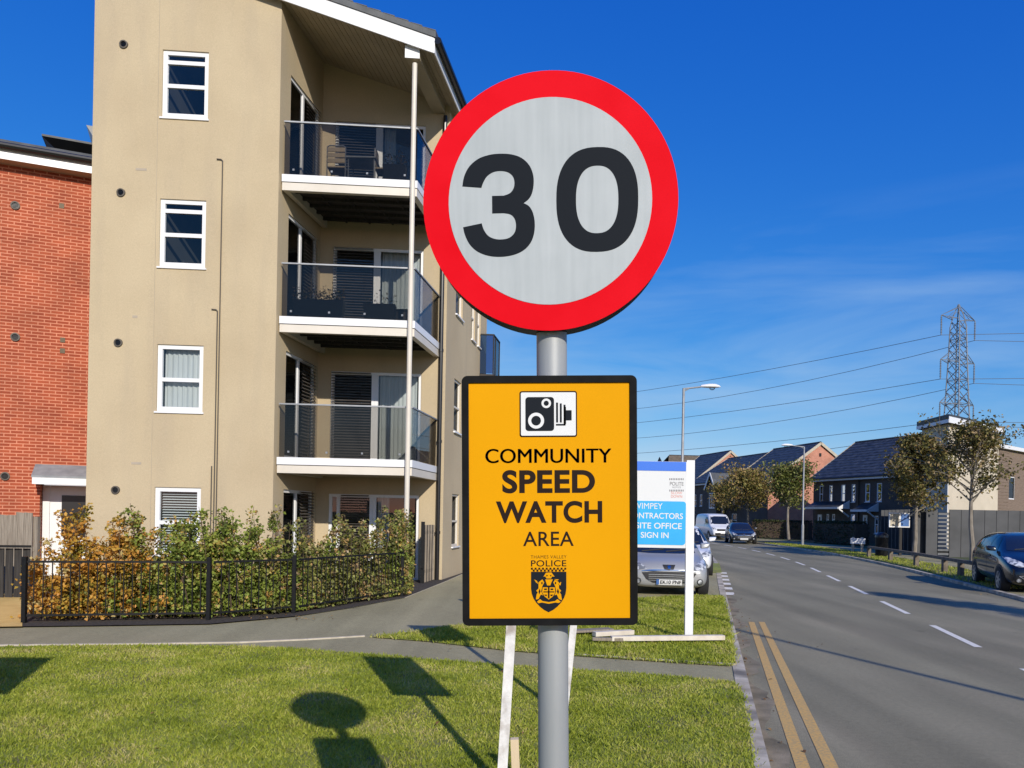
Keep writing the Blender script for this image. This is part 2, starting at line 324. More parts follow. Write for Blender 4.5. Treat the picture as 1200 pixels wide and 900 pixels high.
# left kerb line of the road, bending to the left in the distance
def road_line():
    pts = [K0 + RD * d for d in (-30, -20, -12, -8, -4, 0, 4, 8, 12, 16, 20, 23)]
    ang = math.atan2(RD.y, RD.x); p = pts[-1].copy()
    for i in range(60):
        ang += R(1.05) if i < 26 else 0
        p = p + Vector((math.cos(ang), math.sin(ang), 0)) * 2.0; pts.append(p.copy())
    return pts
RL = road_line()
def road_off(off, z):
    out = []
    for i, p in enumerate(RL):
        d = (RL[min(i + 1, len(RL) - 1)] - RL[max(i - 1, 0)]).normalized(); out.append(p + Vector((d.y, -d.x, 0)) * off + Vector((0, 0, z)))
    return out
def ribbon(name, o0, z0, o1, z1, mat, i0=0, i1=None, kind='structure'):
    a, b = road_off(o0, z0)[i0:i1], road_off(o1, z1)[i0:i1]; mb = MB()
    for i in range(len(a) - 1): mb.quad(a[i], b[i], b[i + 1], a[i + 1])
    o = mb.build(name, mat, recalc=False)
    if o.data.polygons[0].normal.z < 0: o.data.flip_normals()
    return struct(o, kind)
g = MB(); g.quad((-3000, -3000, -.06), (3000, -3000, -.06), (3000, 3000, -.06), (-3000, 3000, -.06)); struct(g.build('ground', M['field']))
RW = 6.35
ribbon('road', 0, 0, RW, 0, M['road'])
def kerb(name, o0, o1, z, i0=0, i1=None):
    A, B = road_off(o0, z)[i0:i1], road_off(o1, z)[i0:i1]; mb = MB(); dn = Vector((0, 0, -.2))
    for i in range(len(A) - 1): mb.hexa([A[i] + dn, B[i] + dn, B[i + 1] + dn, A[i + 1] + dn, A[i], B[i], B[i + 1], A[i + 1]])
    return struct(mb.build(name, M['kerb']))
kerb('kerb', -.13, 0, .078)
kerb('kerb', RW, RW + .13, .078)
# paved surface left of the road, from the kerb to behind the buildings
edge = [p for p in road_off(-.13, ZP)]
sheet('footpath', edge + [Vector((-60, 110, ZP)), Vector((-60, -20, ZP))], M['path'])
def pp(pts, z): return [P(x, y, z) for x, y in pts]
LAWN = pp([(-420, 762), (-150, 759), (0, 757.5), (150, 756), (300, 757), (430, 766), (540, 775), (700, 786), (800, 793), (857, 798), (871, 812), (877, 850), (884, 900)], ZP + .012)
kl = road_off(-.14, ZP + .012)
LAWN += [K0 + RD * -2 + RN * -.14 + Vector((0, 0, ZP + .012)), K0 + RD * -9 + RN * -.14 + Vector((0, 0, ZP + .012)), Vector((-14, -4, ZP + .012))]
sheet('lawn', LAWN, M['turf'])
WEDGE = pp([(436, 746.5), (480, 741), (530, 734), (640, 719), (745, 702), (800, 699), (846, 698), (851, 715), (858, 745), (862, 778), (853, 780), (760, 774), (673, 768), (600, 762.5), (502, 751.5)], ZP + .012)
sheet('grass_verge', WEDGE, M['turf'])
far_v = [P(833, 671, ZP + .012), P(846, 671, ZP + .012), P(843, 660, ZP + .012), P(834, 660, ZP + .012)]
sheet('grass_verge', far_v, M['turf'])
BED = pp([(-40, 735), (26, 734), (110, 733), (245, 731), (345, 722), (410, 712), (474, 700), (522, 681), (545, 671)], ZP + .02) + [Vector((-1.2, 24, ZP + .02)), Vector((-1.9, 18.6, ZP + .02)), Vector((-5.2, 16.4, ZP + .02)), Vector((-10, 16, ZP + .02)), Vector((-12, 12, ZP + .02))]
sheet('planting_bed', BED, M['soil'])
# thin concrete edging between the two paths and along the bed
for line in ([(-300, 760), (0, 757), (150, 755.5), (280, 753.5), (360, 750), (427, 746)], [(345, 722.5), (410, 712.5), (474, 700.5), (522, 681.5), (545, 671.5)], [(862, 779.5), (760, 773.5), (673, 767.5)], [(474, 742), (500, 738), (530, 734)]):
    mb = MB(); q = pp(line, ZP)
    for a, b in zip(q, q[1:]): mb.bar(a + Vector((0, 0, .0)), b + Vector((0, 0, .0)), .04, .036)
    struct(mb.build('path_edging', M['edging']))
# driveway edge: row of short white marks across the mouth of the drive
for i in range(6):
    d = 12.2 + i * 1.35; mb = MB(); a = K0 + RD * d
    mb.quad(a - RN * .02 + Vector((0, 0, .005)), a + RN * .2 + Vector((0, 0, .005)), a + RN * .2 + RD * .62 + Vector((0, 0, .005)), a - RN * .02 + RD * .62 + Vector((0, 0, .005)))
    struct(mb.build('road_marking', M['whiteline'], recalc=False))
# grit gathered in the channel beside the kerb
M['grit'] = pm('gutter_grit', (.17, .14, .085), (.33, .27, .18), 5, rough=.95, bump=.6, bscale=90, lo=.3, hi=.7, col3=(.10, .085, .05), scale3=2.5)
mb = MB(); A_, B_ = [], []
for i in range(90):
    p = K0 + RD * (-2 + i * .2); A_.append(p + RN * .001 + Vector((0, 0, .0035))); B_.append(p + RN * (.13 + .07 * math.sin(i * .7) + rnd.uniform(-.045, .045)) + Vector((0, 0, .0035)))
for i in range(89): mb.quad(A_[i], B_[i], B_[i + 1], A_[i + 1])
struct(mb.build('road_channel', M['grit'], recalc=False))
# double yellow lines
ye = P(884, 729)
def strip(name, a, b, w, mat, z=.004, n=1):
    mb = MB(); d = (b - a).normalized(); x = Vector((d.y, -d.x, 0)) * w / 2; zz = Vector((0, 0, z))
    mb.quad(a - x + zz, a + x + zz, b + x + zz, b - x + zz); o = mb.build(name, mat, recalc=False)
    if o.data.polygons[0].normal.z < 0: o.data.flip_normals()
    return struct(o)
for p0, p1 in (((880.5, 729), (941, 900)), ((892.5, 729), (974.5, 900))):
    b, a = P(*p0), P(*p1); d = (a - b).normalized(); strip('yellow_line', b, a + d * 8, .095, M['yellowline'])
# centre line dashes
y = 8.9 - 3.66 * 5; cl = road_off(3.2, 0)
def along(line, Y):
    for p, q in zip(line, line[1:]):
        if p.y <= Y <= q.y: return p.lerp(q, (Y - p.y) / (q.y - p.y))
    return line[-1]
for k in range(24):
    Y0 = 6.85 + 3.66 * (k - 4)
    a, b = along(cl, Y0), along(cl, Y0 + 2.15); strip('centre_line_dash', a, b, .105, M['whiteline'])
# far side: verge, footpath and a paved bay where the dark car stands
i_v = 9
ribbon('grass_verge', RW + .13, ZP, RW + 2.1, ZP, M['dryturf'], i_v, None)
ribbon('footpath', RW + 2.1, ZP + .004, RW + 4.3, ZP + .004, M['path'], 0, None)
ribbon('parking_bay', RW + .13, ZP - .02, RW + 2.1, ZP, M['path'], 0, i_v + 1)
ribbon('front_garden', RW + 4.3, ZP - .004, RW + 40, ZP - .004, M['field'], 0, None)
# tan paving at the gate
sheet('tan_paving', pp([(-60, 735), (26, 734), (27, 694), (-60, 694)], ZP + .026), M['paving'])

# ------------------------------------------------------------ grass blades (stuff)
def inside(poly, X, Y):
    r = np.zeros(len(X), bool); n = len(poly)
    for i in range(n):
        x0, y0, x1, y1 = poly[i].x, poly[i].y, poly[(i + 1) % n].x, poly[(i + 1) % n].y
        c = ((y0 > Y) != (y1 > Y)); 
        with np.errstate(divide='ignore', invalid='ignore'): xi = (x1 - x0) * (Y - y0) / (y1 - y0 + 1e-12) + x0
        r ^= c & (X < xi)
    return r
M['blade'] = leaf_mat('grass_blade', [(0, (.19, .24, .022)), (.3, (.30, .355, .032)), (.6, (.40, .435, .05)), (.85, (.50, .49, .10)), (1, (.58, .50, .2))], clump=1.7, trans=.35)
def blades(name, poly, dens, h, x0, x1, y0, y1, seed, falloff=0, z=ZP + .01):
    g = np.random.default_rng(seed); n = int((x1 - x0) * (y1 - y0) * dens); X = g.uniform(x0, x1, n); Y = g.uniform(y0, y1, n)
    k = inside(poly, X + g.normal(0, .025, n), Y + g.normal(0, .03, n)) & (np.abs(X) < Y * .75 + .5)
    if falloff: k &= g.random(n) < np.clip((falloff / Y) ** 1.6, .12, 1)
    X, Y = X[k], Y[k]; n = len(X)
    # uneven tufts
    tuft = np.sin(X * 5.1 + np.sin(Y * 3.3) * 2) * np.cos(Y * 4.3 + X * 1.7) * .25 + .95
    H = h * g.uniform(.45, 1.25, n) * tuft; W = .0042 * (np.maximum(Y, 4) / 6) ** .7 * g.uniform(.7, 1.4, n)
    a = g.uniform(0, 2 * np.pi, n); ln = g.normal(0, .55, (n, 2)) * H[:, None]
    c, s = np.cos(a) * W, np.sin(a) * W
    b = np.stack([X, Y, np.full(n, z)], 1)
    V = np.stack([b + np.stack([-c, -s, 0 * c], 1), b + np.stack([c, s, 0 * c], 1), b + np.stack([ln[:, 0] * .45 + c * .7, ln[:, 1] * .45 + s * .7, H * .6], 1), b + np.stack([ln[:, 0], ln[:, 1], H], 1)], 1).reshape(-1, 3)
    F = np.arange(4 * n).reshape(n, 4)
    return struct(np_mesh(name, V, F, M['blade']), 'stuff')
blades('lawn_grass', LAWN, 6200, .029, -6.6, 2.9, 4.3, 9.8, 3, 6.0)
blades('verge_grass', WEDGE, 2600, .05, -2.6, 5.2, 8.3, 17, 4)
RV = road_off(RW + .2, 0)[i_v:26] + list(reversed(road_off(RW + 2.0, 0)[i_v:26]))
blades('roadside_grass', RV, 160, .06, 9, 26, 18, 52, 5)

# fallen leaves
M['fallen'] = leaf_mat('fallen_leaf', [(0, (.10, .05, .02)), (.4, (.24, .13, .04)), (.7, (.38, .24, .09)), (1, (.48, .38, .22))], 3, 0)
g = np.random.default_rng(11); pts = []
for n, (x0, x1, y0, y1), z in ((26, (-3.5, 2.3, 5.0, 9), .115), (60, (1.6, 4.0, 9.4, 14), .11), (110, (-7, -2.6, 11.2, 11.8), .10)):
    pts.append(np.stack([g.uniform(x0, x1, n), g.uniform(y0, y1, n), np.full(n, z)], 1))
n = 55; d = g.uniform(-2, 14, n); o = np.abs(g.normal(0, .12, n)); pts.append(np.stack([K0.x + RD.x * d + RN.x * o, K0.y + RD.y * d + RN.y * o, np.full(n, .012)], 1))
n = 260; d = g.uniform(14, 34, n); o = RW + g.uniform(-.5, 2.2, n); pts.append(np.stack([K0.x + RD.x * d + RN.x * o, K0.y + RD.y * d + RN.y * o, np.where(o > RW + .13, .10, .012)], 1))
struct(leaf_cloud('fallen_leaves', np.concatenate(pts), .04, M['fallen'], None, up=3, seed=5), 'stuff')

# ------------------------------------------------------------ building helpers
def wall(mb, F, s0, s1, z0, ztop, holes=(), t=0, reveal=.1, rev=None):
    """wall face in the plane t with real openings and reveals; ztop is a number or a function of s"""
    zt = ztop if callable(ztop) else (lambda s: ztop)
    ss = sorted({s0, s1} | {h[0] for h in holes} | {h[1] for h in holes}); zs = sorted({z0} | {h[2] for h in holes} | {h[3] for h in holes}); zs = [z for z in zs if z0 <= z]
    for a, b in zip(ss, ss[1:]):
        for i, z in enumerate(zs):
            last = i == len(zs) - 1; za, zb = (zt(a), zt(b)) if last else (zs[i + 1], zs[i + 1])
            if any(h[0] <= a and b <= h[1] and h[2] <= z and (not last and zs[i + 1] <= h[3]) for h in holes): continue
            mb.quad(F(a, t, z), F(b, t, z), F(b, t, zb), F(a, t, za), [(a, z), (b, z), (b, zb), (a, za)])
    for (a, b, c, d) in holes:
        t2 = t + reveal
        for q in ((F(a, t, c), F(a, t2, c), F(a, t2, d), F(a, t, d)), (F(b, t, c), F(b, t, d), F(b, t2, d), F(b, t2, c)), (F(a, t, d), F(a, t2, d), F(b, t2, d), F(b, t, d)), (F(a, t, c), F(b, t, c), F(b, t2, c), F(a, t2, c))): mb.quad(*q, [(a, c), (a + .1, c), (a + .1, d), (a, d)])
def window(root, F, h, t=.05, fw=.06, mull=(), trans=(), sash=(), glass='glass', frame_mat='white', sill=None, blind=None, blind_mat='blind', bz=None, curtain=None, room=True, depth=1.6, name='window', bo=0):
    a, b, c, d = h; mb = MB(); th = .05
    mb.box(a, a + fw, t, t + th, c, d, F); mb.box(b - fw, b, t, t + th, c, d, F); mb.box(a + fw, b - fw, t, t + th, d - fw, d, F); mb.box(a + fw, b - fw, t, t + th, c, c + fw * 1.15, F)
    for m in mull: mb.box(m - fw * .55, m + fw * .55, t, t + th, c + fw * 1.15, d - fw, F)
    for z in trans: mb.box(a + fw, b - fw, t, t + th + .01, z - fw * .45, z + fw * .45, F)
    fr = mb.build(name, M[frame_mat], root)
    gp = MB(); gp.quad(F(a + fw * .9, t + .032, c + fw), F(b - fw * .9, t + .032, c + fw), F(b - fw * .9, t + .032, d - fw * .9), F(a + fw * .9, t + .032, d - fw * .9)); gp.build('pane', M[glass], fr)
    if sill:
        sm = MB(); sm.box(a - .03, b + .03, -sill, t - .002, c - .035, c - .001, F); sm.build('sill', M['white'], fr)
    if blind:
        lo, hi, n = blind if len(blind) == 3 else (c, d, blind[0]); bm = MB(); x0, x1 = bz or (a + fw, b - fw)
        for i in range(n):
            z = lo + (hi - lo) * (i + .5) / n; g_ = (hi - lo) / n
            bm.hexa([F(x0, t + .09 + bo, z - g_ * .30), F(x1, t + .09 + bo, z - g_ * .30), F(x1, t + .125 + bo, z + g_ * .08), F(x0, t + .125 + bo, z + g_ * .08), F(x0, t + .09 + bo, z - g_ * .24), F(x1, t + .09 + bo, z - g_ * .24), F(x1, t + .125 + bo, z + g_ * .14), F(x0, t + .125 + bo, z + g_ * .14)])
        bm.build('louvre_slats' if bo else 'blind_slats', M[blind_mat], fr)
    if curtain:
        for x0, x1 in curtain:
            cm = MB(); n = max(8, int((x1 - x0) / .03)); 
            for i in range(n):
                u0, u1 = x0 + (x1 - x0) * i / n, x0 + (x1 - x0) * (i + 1) / n; w0, w1 = .15 + .02 * math.sin(i * 1.9), .15 + .02 * math.sin((i + 1) * 1.9)
                cm.quad(F(u0, t + w0, c + .03), F(u1, t + w1, c + .03), F(u1, t + w1, d - .03), F(u0, t + w0, d - .03))
            cm.build('curtain', M['curtain'], fr, smooth=True)
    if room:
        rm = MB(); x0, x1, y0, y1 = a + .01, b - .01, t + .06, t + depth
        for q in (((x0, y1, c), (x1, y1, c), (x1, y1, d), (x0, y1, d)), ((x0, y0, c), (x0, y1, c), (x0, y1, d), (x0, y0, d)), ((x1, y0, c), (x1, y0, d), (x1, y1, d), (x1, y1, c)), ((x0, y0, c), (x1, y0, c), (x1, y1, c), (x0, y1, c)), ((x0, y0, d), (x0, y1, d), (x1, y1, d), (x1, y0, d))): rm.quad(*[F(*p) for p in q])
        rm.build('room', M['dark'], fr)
    return fr
def disc(root, F, s, z, r, name='vent'):
    mb = MB(); n = 16
    def ring(rad, t): return [F(s + rad * math.cos(2 * math.pi * k / n), t, z + rad * math.sin(2 * math.pi * k / n)) for k in range(n)]
    A, B, C_, D = ring(r, .0), ring(r, -.03), ring(r * .72, -.032), ring(r * .68, .0)
    base = mb.add(A + B + C_ + D, [])
    for j in range(3):
        for k in range(n): mb.f.append((j * n + k, j * n + (k + 1) % n, (j + 1) * n + (k + 1) % n, (j + 1) * n + k))
    v = mb.build(name, M['vent'], root)
    m2 = MB(); m2.poly(ring(r * .7, -.004))
    for i in range(4): m2.box(s - r * .6, s + r * .6, -.022, -.012, z - r * .5 + i * r * .3, z - r * .42 + i * r * .3, F)
    m2.build('grille', M['black'], v); return v
M['dullglass'] = glass_mat('dull_glass', (.9, .9, .88), .0, .12)  # nearly clear glass with weak reflections
M['vent'] = pm('vent_brown', (.10, .085, .065), rough=.6)

# ------------------------------------------------------------ the cream apartment block
FB = frame((-5.05, 16.2, 0), 4.2, 81.2)
main = thing('apartment_block', 'four storey cream rendered apartment block with recessed glass balconies', 'apartment block', (-5.05, 16.2, 0))
slope = .2870
def zroof(s): return 12.47 - slope * s         # underside of the roof at the front wall
wins = [(-2.42, -1.48, 9.86, 11.27), (-2.42, -1.48, 6.74, 8.16), (-2.42, -1.48, 3.72, 5.12), (-2.42, -1.48, .72, 2.14)]
mb = MB(); SL, SC, TB, TE = -3.80, 3.04, 2.24, 7.4
wall(mb, FB, SL, 0, 0, lambda s: zroof(s), wins, 0, .05)
# left flank and back
FL = frame(FB(SL, 0, 0), 81.2, 171.2)
mb.quad(FB(SL, 0, 0), FB(SL, 0, zroof(SL)), FB(SL, TE, zroof(SL)), FB(SL, TE, 0)); mb.quad(FB(SL, TE, 0), FB(SL, TE, zroof(SL)), FB(SC, TE, zroof(SC)), FB(SC, TE, 0))
# return wall of the recess (s = 0), facing the balconies: frame with s running back and t going into the wall
FR = frame(FB(0, 0, 0), 81.2, 180 + 4.2)
rdoors = [(.50, 2.06, .1 if i == 0 else FLR, FLR + 2.34) for i, FLR in enumerate((-.18, 2.83, 5.82, 8.83))]
rdoors[0] = (.5, 2.06, .06, 2.16)
wall(mb, FR, 0, TB, 0, zroof(0), rdoors, 0, .06)
FK = frame(FB(0, TB, 0), 4.2, 81.2)
kdoors = [(.30, 2.46, .05 if i == 0 else f, f + 2.24) for i, f in enumerate((-.12, 2.83, 5.82, 8.83))]
wall(mb, FK, 0, SC, 0, lambda s: zroof(s), kdoors, 0, .06)
# road-side wall behind the downpipe
FS = frame(FB(SC, TB, 0), 81.2, 180 + 4.2)
swins = []
for f in (.0, 2.95, 5.95, 8.95): swins += [(.95, 1.75, f + .85, f + 2.2)]
swins += [(2.9, 3.4, 6.6, 8.0), (3.75, 4.2, 6.6, 8.0), (2.9, 3.4, 9.6, 11.), (3.75, 4.2, 9.6, 11.)]
TS = TE - TB
wall(mb, FS, 0, TS, 0, zroof(SC), swins, 0, .07)
mb.build('wall', M['render'], main, recalc=False)
pl = MB(); pl.box(SL, -.002, -.03, 0, 0, .22, FB); pl.build('plinth', M['black'], main)
M['patchrender'] = pm('patched_render', (.40, .345, .27), (.45, .38, .29), 5, rough=.9)
for s_, z_, w_ in ((-2.92, 8.72, .22), (-2.90, 2.60, .2), (-2.93, 5.65, .1)): q = MB(); q.box(s_, s_ + w_, -.004, 0, z_, z_ + .05, FB); q.build('repair_patch', M['patchrender'], main)
# faint vertical movement joint in the render
jm = MB(); jm.box(-2.50, -2.488, -.004, 0, .3, 13.2, FB); jm.build('movement_joint', M['soffit'], main)
for i, h in enumerate(wins):
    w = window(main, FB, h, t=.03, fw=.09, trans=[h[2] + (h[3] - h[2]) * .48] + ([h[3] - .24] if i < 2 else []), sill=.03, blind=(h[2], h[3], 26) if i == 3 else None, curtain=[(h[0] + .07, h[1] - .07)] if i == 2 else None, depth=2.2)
for z in (11.32, 8.24, 5.12, 2.06): disc(main, FB, -3.2, z, .085)
for s, z0, z1, hook in ((-1.15, .2, 9.0, True), (-1.20, .2, 5.85, True), (-1.26, .2, 2.6, False)):
    mb = MB(); pts = [FB(s, -.02, z0), FB(s, -.02, z1)]
    if hook: pts += [FB(s - .03, -.02, z1 + .03), FB(s - .12, -.02, z1 + .035)]
    mb.tube(pts, .014, 6); mb.build('overflow_pipe', M['vent'], main)
# patio doors in the recess
for i, h in enumerate(rdoors):
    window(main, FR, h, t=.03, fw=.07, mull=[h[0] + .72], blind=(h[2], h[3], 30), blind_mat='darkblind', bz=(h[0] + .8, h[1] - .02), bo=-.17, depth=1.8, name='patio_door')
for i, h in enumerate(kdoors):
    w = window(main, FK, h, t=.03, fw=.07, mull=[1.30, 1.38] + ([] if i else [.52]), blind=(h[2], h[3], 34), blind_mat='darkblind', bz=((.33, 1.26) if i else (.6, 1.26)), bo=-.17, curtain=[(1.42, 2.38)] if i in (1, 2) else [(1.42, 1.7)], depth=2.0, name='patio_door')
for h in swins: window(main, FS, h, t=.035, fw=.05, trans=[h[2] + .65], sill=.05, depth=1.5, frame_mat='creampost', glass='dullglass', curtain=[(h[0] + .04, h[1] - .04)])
# balconies
for k, f in enumerate((2.83, 5.82, 8.83)):
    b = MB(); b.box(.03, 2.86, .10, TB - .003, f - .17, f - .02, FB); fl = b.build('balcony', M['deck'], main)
    e = MB(); e.box(.03, 2.86, .075, .10, f - .155, f, FB); e.box(2.86, 2.885, .075, TB - .003, f - .155, f, FB); e.build('fascia_strip', M['white'], fl)
    g_ = MB(); g_.box(.035, 2.75, .085, .2, f - .335, f - .172, FB); g_.box(2.75, 2.875, .085, TB - .003, f - .335, f - .172, FB); g_.box(.035, .15, .2, TB - .003, f - .335, f - .172, FB); g_.build('edge_beam', M['creampost'], fl)
    if k:
        j = MB()
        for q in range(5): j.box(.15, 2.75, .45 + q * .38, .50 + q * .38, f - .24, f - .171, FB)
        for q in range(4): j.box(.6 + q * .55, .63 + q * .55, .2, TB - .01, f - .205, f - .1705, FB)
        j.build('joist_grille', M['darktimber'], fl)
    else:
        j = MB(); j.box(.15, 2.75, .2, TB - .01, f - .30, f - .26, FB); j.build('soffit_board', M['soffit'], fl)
    gp = MB(); gp.box(.06, 2.71, .12, .132, f + .02, f + 1.12, FB); gp.build('front_glass', M['railglass'], fl)
    gs = MB(); gs.box(2.845, 2.857, .13, TB - .05, f + .02, f + 1.12, FB); gs.build('side_glass', M['railglass'], fl)
    hr = MB(); hr.bar(FB(.04, .126, f + 1.135), FB(2.85, .126, f + 1.135), .045, .03); hr.bar(FB(2.85, .126, f + 1.135), FB(2.85, TB, f + 1.135), .045, .03); hr.build('handrail', M['lampsteel'], fl)
    fx = MB()
    for s in (.25, 1.05, 1.8, 2.6):
        for z in (.12,): fx.bar(FB(s, .115, f + z), FB(s, .14, f + z), .04)
    fx.build('glass_fixing', M['lampsteel'], fl)
po = MB(); po.tube([FB(2.80, .02, .05), FB(2.80, .02, 11.3)], .055, 14); po.build('balcony_post', M['creampost'], main, smooth=True)
bt = MB(); bt.box(2.62, 2.92, -.06, TB, zroof(2.9) - .26, zroof(2.9) + .02, FB); bt.build('roof_beam', M['soffit'], main)
bt = MB(); bt.box(2.615, 2.925, -.075, -.0605, zroof(2.9) - .27, zroof(2.9) + .0, FB); bt.build('beam_cap', M['white'], main)
# roof
SE = 3.24
def zr(s): return 12.44 - slope * s
rf = MB(); rf.hexa([FB(-4.3, -.20, zr(-4.3) + .27), FB(SE + .05, -.20, zr(SE + .05) + .27), FB(SE + .05, TE + .3, zr(SE + .05) + .27), FB(-4.3, TE + .3, zr(-4.3) + .27), FB(-4.3, -.20, zr(-4.3) + .40), FB(SE + .05, -.20, zr(SE + .05) + .40), FB(SE + .05, TE + .3, zr(SE + .05) + .40), FB(-4.3, TE + .3, zr(-4.3) + .40)])
for i in range(26):
    s = -4.2 + i * .29; rf.hexa([FB(s, -.205, zr(s) + .40), FB(s + .24, -.205, zr(s + .24) + .40), FB(s + .24, TE, zr(s + .24) + .40), FB(s, TE, zr(s) + .40), FB(s, -.205, zr(s) + .405), FB(s + .24, -.205, zr(s + .24) + .425), FB(s + .24, TE, zr(s + .24) + .425), FB(s, TE, zr(s) + .405)])
rf_o = rf.build('roof', M['slatelite'], main)
vg = MB(); vg.hexa([FB(-4.3, -.175, zr(-4.3) - .06), FB(SE, -.175, zr(SE) - .06), FB(SE, -.14, zr(SE) - .06), FB(-4.3, -.14, zr(-4.3) - .06), FB(-4.3, -.175, zr(-4.3) + .268), FB(SE, -.175, zr(SE) + .268), FB(SE, -.14, zr(SE) + .268), FB(-4.3, -.14, zr(-4.3) + .268)]); vg.build('verge_board', M['white'], rf_o)
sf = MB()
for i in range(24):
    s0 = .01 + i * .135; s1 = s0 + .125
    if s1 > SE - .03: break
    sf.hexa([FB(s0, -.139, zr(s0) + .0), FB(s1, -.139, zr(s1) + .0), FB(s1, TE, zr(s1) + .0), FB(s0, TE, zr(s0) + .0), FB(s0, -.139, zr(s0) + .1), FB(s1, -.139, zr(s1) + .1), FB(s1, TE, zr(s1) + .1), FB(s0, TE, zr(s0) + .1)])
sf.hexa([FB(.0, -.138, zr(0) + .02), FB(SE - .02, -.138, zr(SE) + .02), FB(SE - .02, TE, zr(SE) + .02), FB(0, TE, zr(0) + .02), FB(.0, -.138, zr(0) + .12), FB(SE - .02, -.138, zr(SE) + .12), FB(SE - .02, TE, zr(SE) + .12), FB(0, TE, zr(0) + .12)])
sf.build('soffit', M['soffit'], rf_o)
ev = MB(); ev.box(SE, SE + .025, -.17, TE, zr(SE) - .06, zr(SE) + .25, FB); ev.build('eaves_board', M['white'], rf_o)
gt = MB(); gt.tube([FB(SE + .10, -.2, zr(SE) + .19), FB(SE + .10, TE, zr(SE) + .19)], .075, 10); gt.build('gutter', M['black'], rf_o)
dp = MB(); dp.tube([FB(SC - .10, TB - .07, .05), FB(SC - .10, TB - .07, 11.3)], .05, 10)
for z in (1.2, 3.4, 5.6, 7.8): dp.tube([FB(SC - .10, TB - .07, z), FB(SC - .10, TB - .07, z + .07)], .062, 10)
dp.build('downpipe', M['black'], main)
# small glass balcony on the road-side wall
b = MB(); b.box(4.15, TS + .05, -.42, -.003, 5.70, 5.85, FS); fl = b.build('balcony', M['deck'], main)
b = MB(); b.box(4.17, TS + .04, -.40, -.388, 5.87, 7.0, FS); b.box(4.17, 4.182, -.388, -.01, 5.87, 7.0, FS); b.build('front_glass', M['blueglass'], fl)
b = MB(); b.bar(FS(4.17, -.01, 7.02), FS(4.17, -.40, 7.02), .04); b.bar(FS(4.17, -.40, 7.02), FS(TS + .04, -.40, 7.02), .04)
for q in (4.17, 4.5, TS + .03): b.bar(FS(q, -.40, 5.7), FS(q, -.40, 7.02), .035)
b.build('handrail', M['blackmetal'], fl)
# balcony furniture: things of their own
def chair(name, label, s, t, f, rz):
    r_ = thing(name, label, 'chair', FB(s, t, f), None, rz); st = MB(); st.box(-.2, .2, -.2, .2, .40, .43); st.build('seat', M['rawwood'], r_, local=True)
    bk = MB()
    for z in (.50, .62, .74): bk.box(-.2, .2, .19, .21, z, z + .09)
    bk.build('backrest', M['rawwood'], r_, local=True)
    for x in (-.2, .2):
        for y in (-.2, .2):
            l = MB(); l.tube([(x, y, 0), (x, y, .84 if y > 0 else .41)], .014, 6); l.build('leg', M['lampsteel'], r_, local=True)
    tp = MB(); tp.tube([(-.2, .2, .84), (-.15, .2, .87), (.15, .2, .87), (.2, .2, .84)], .014, 6); tp.build('back_frame', M['lampsteel'], r_, local=True)
    return r_
chair('garden_chair', 'wooden backed metal chair on the top balcony left of its table', .95, .75, 8.83, R(180))
chair('garden_chair', 'narrow wooden chair on the top balcony right of its table', 2.0, .7, 8.83, R(90))
tb = thing('garden_table', 'low metal table between two chairs on the top balcony', 'table', FB(1.5, .75, 8.83)); q = MB(); q.box(-.33, .33, -.3, .3, .60, .63); q.build('tabletop', M['lampsteel'], tb, local=True)
for x in (-.28, .28):
    for y in (-.25, .25): l = MB(); l.tube([(x, y, 0), (x, y, .6)], .014, 6); l.build('leg', M['lampsteel'], tb, local=True)
M['potplant'] = leaf_mat('pot_plant_leaf', [(0, (.02, .03, .015)), (.5, (.06, .07, .03)), (.8, (.22, .14, .06)), (1, (.35, .22, .1))], 4, .1)
def planter(s, t, f, w, n, label, seed):
    r_ = thing('planter', label, 'planter', FB(s, t, f)); q = MB()
    q.hexa([(-w / 2 * .92, -.1, 0), (w / 2 * .92, -.1, 0), (w / 2 * .92, .1, 0), (-w / 2 * .92, .1, 0), (-w / 2, -.13, .42), (w / 2, -.13, .42), (w / 2, .13, .42), (-w / 2, .13, .42)]); q.build('trough', M['blackmetal'], r_, local=True, bevel=.012)
    g = np.random.default_rng(seed); c = np.stack([g.uniform(-w / 2, w / 2, n), g.normal(0, .1, n), .42 + np.abs(g.normal(.12, .1, n))], 1) + np.array(r_.location); leaf_cloud('foliage', c, .055, M['potplant'], r_, seed=seed)
planter(.75, .35, 5.82, 1.1, 500, 'long dark planter with dry plants on the middle balcony', 21)
planter(2.0, .5, 5.82, .7, 90, 'short dark planter with sparse plants on the middle balcony', 22)
planter(2.3, .4, 8.83, .5, 160, 'small planter with dried stems on the top balcony', 23)
cs = thing('storage_box', 'dark storage box standing on the middle balcony', 'box', FB(2.1, 1.3, 5.82)); q = MB(); q.box(-.45, .35, -.2, .2, 0, .45); q.build('body', M['deck'], cs, local=True, bevel=.01); q = MB(); q.box(-.47, .37, -.22, .22, .452, .5); q.build('lid', M['blackmetal'], cs, local=True, bevel=.01)

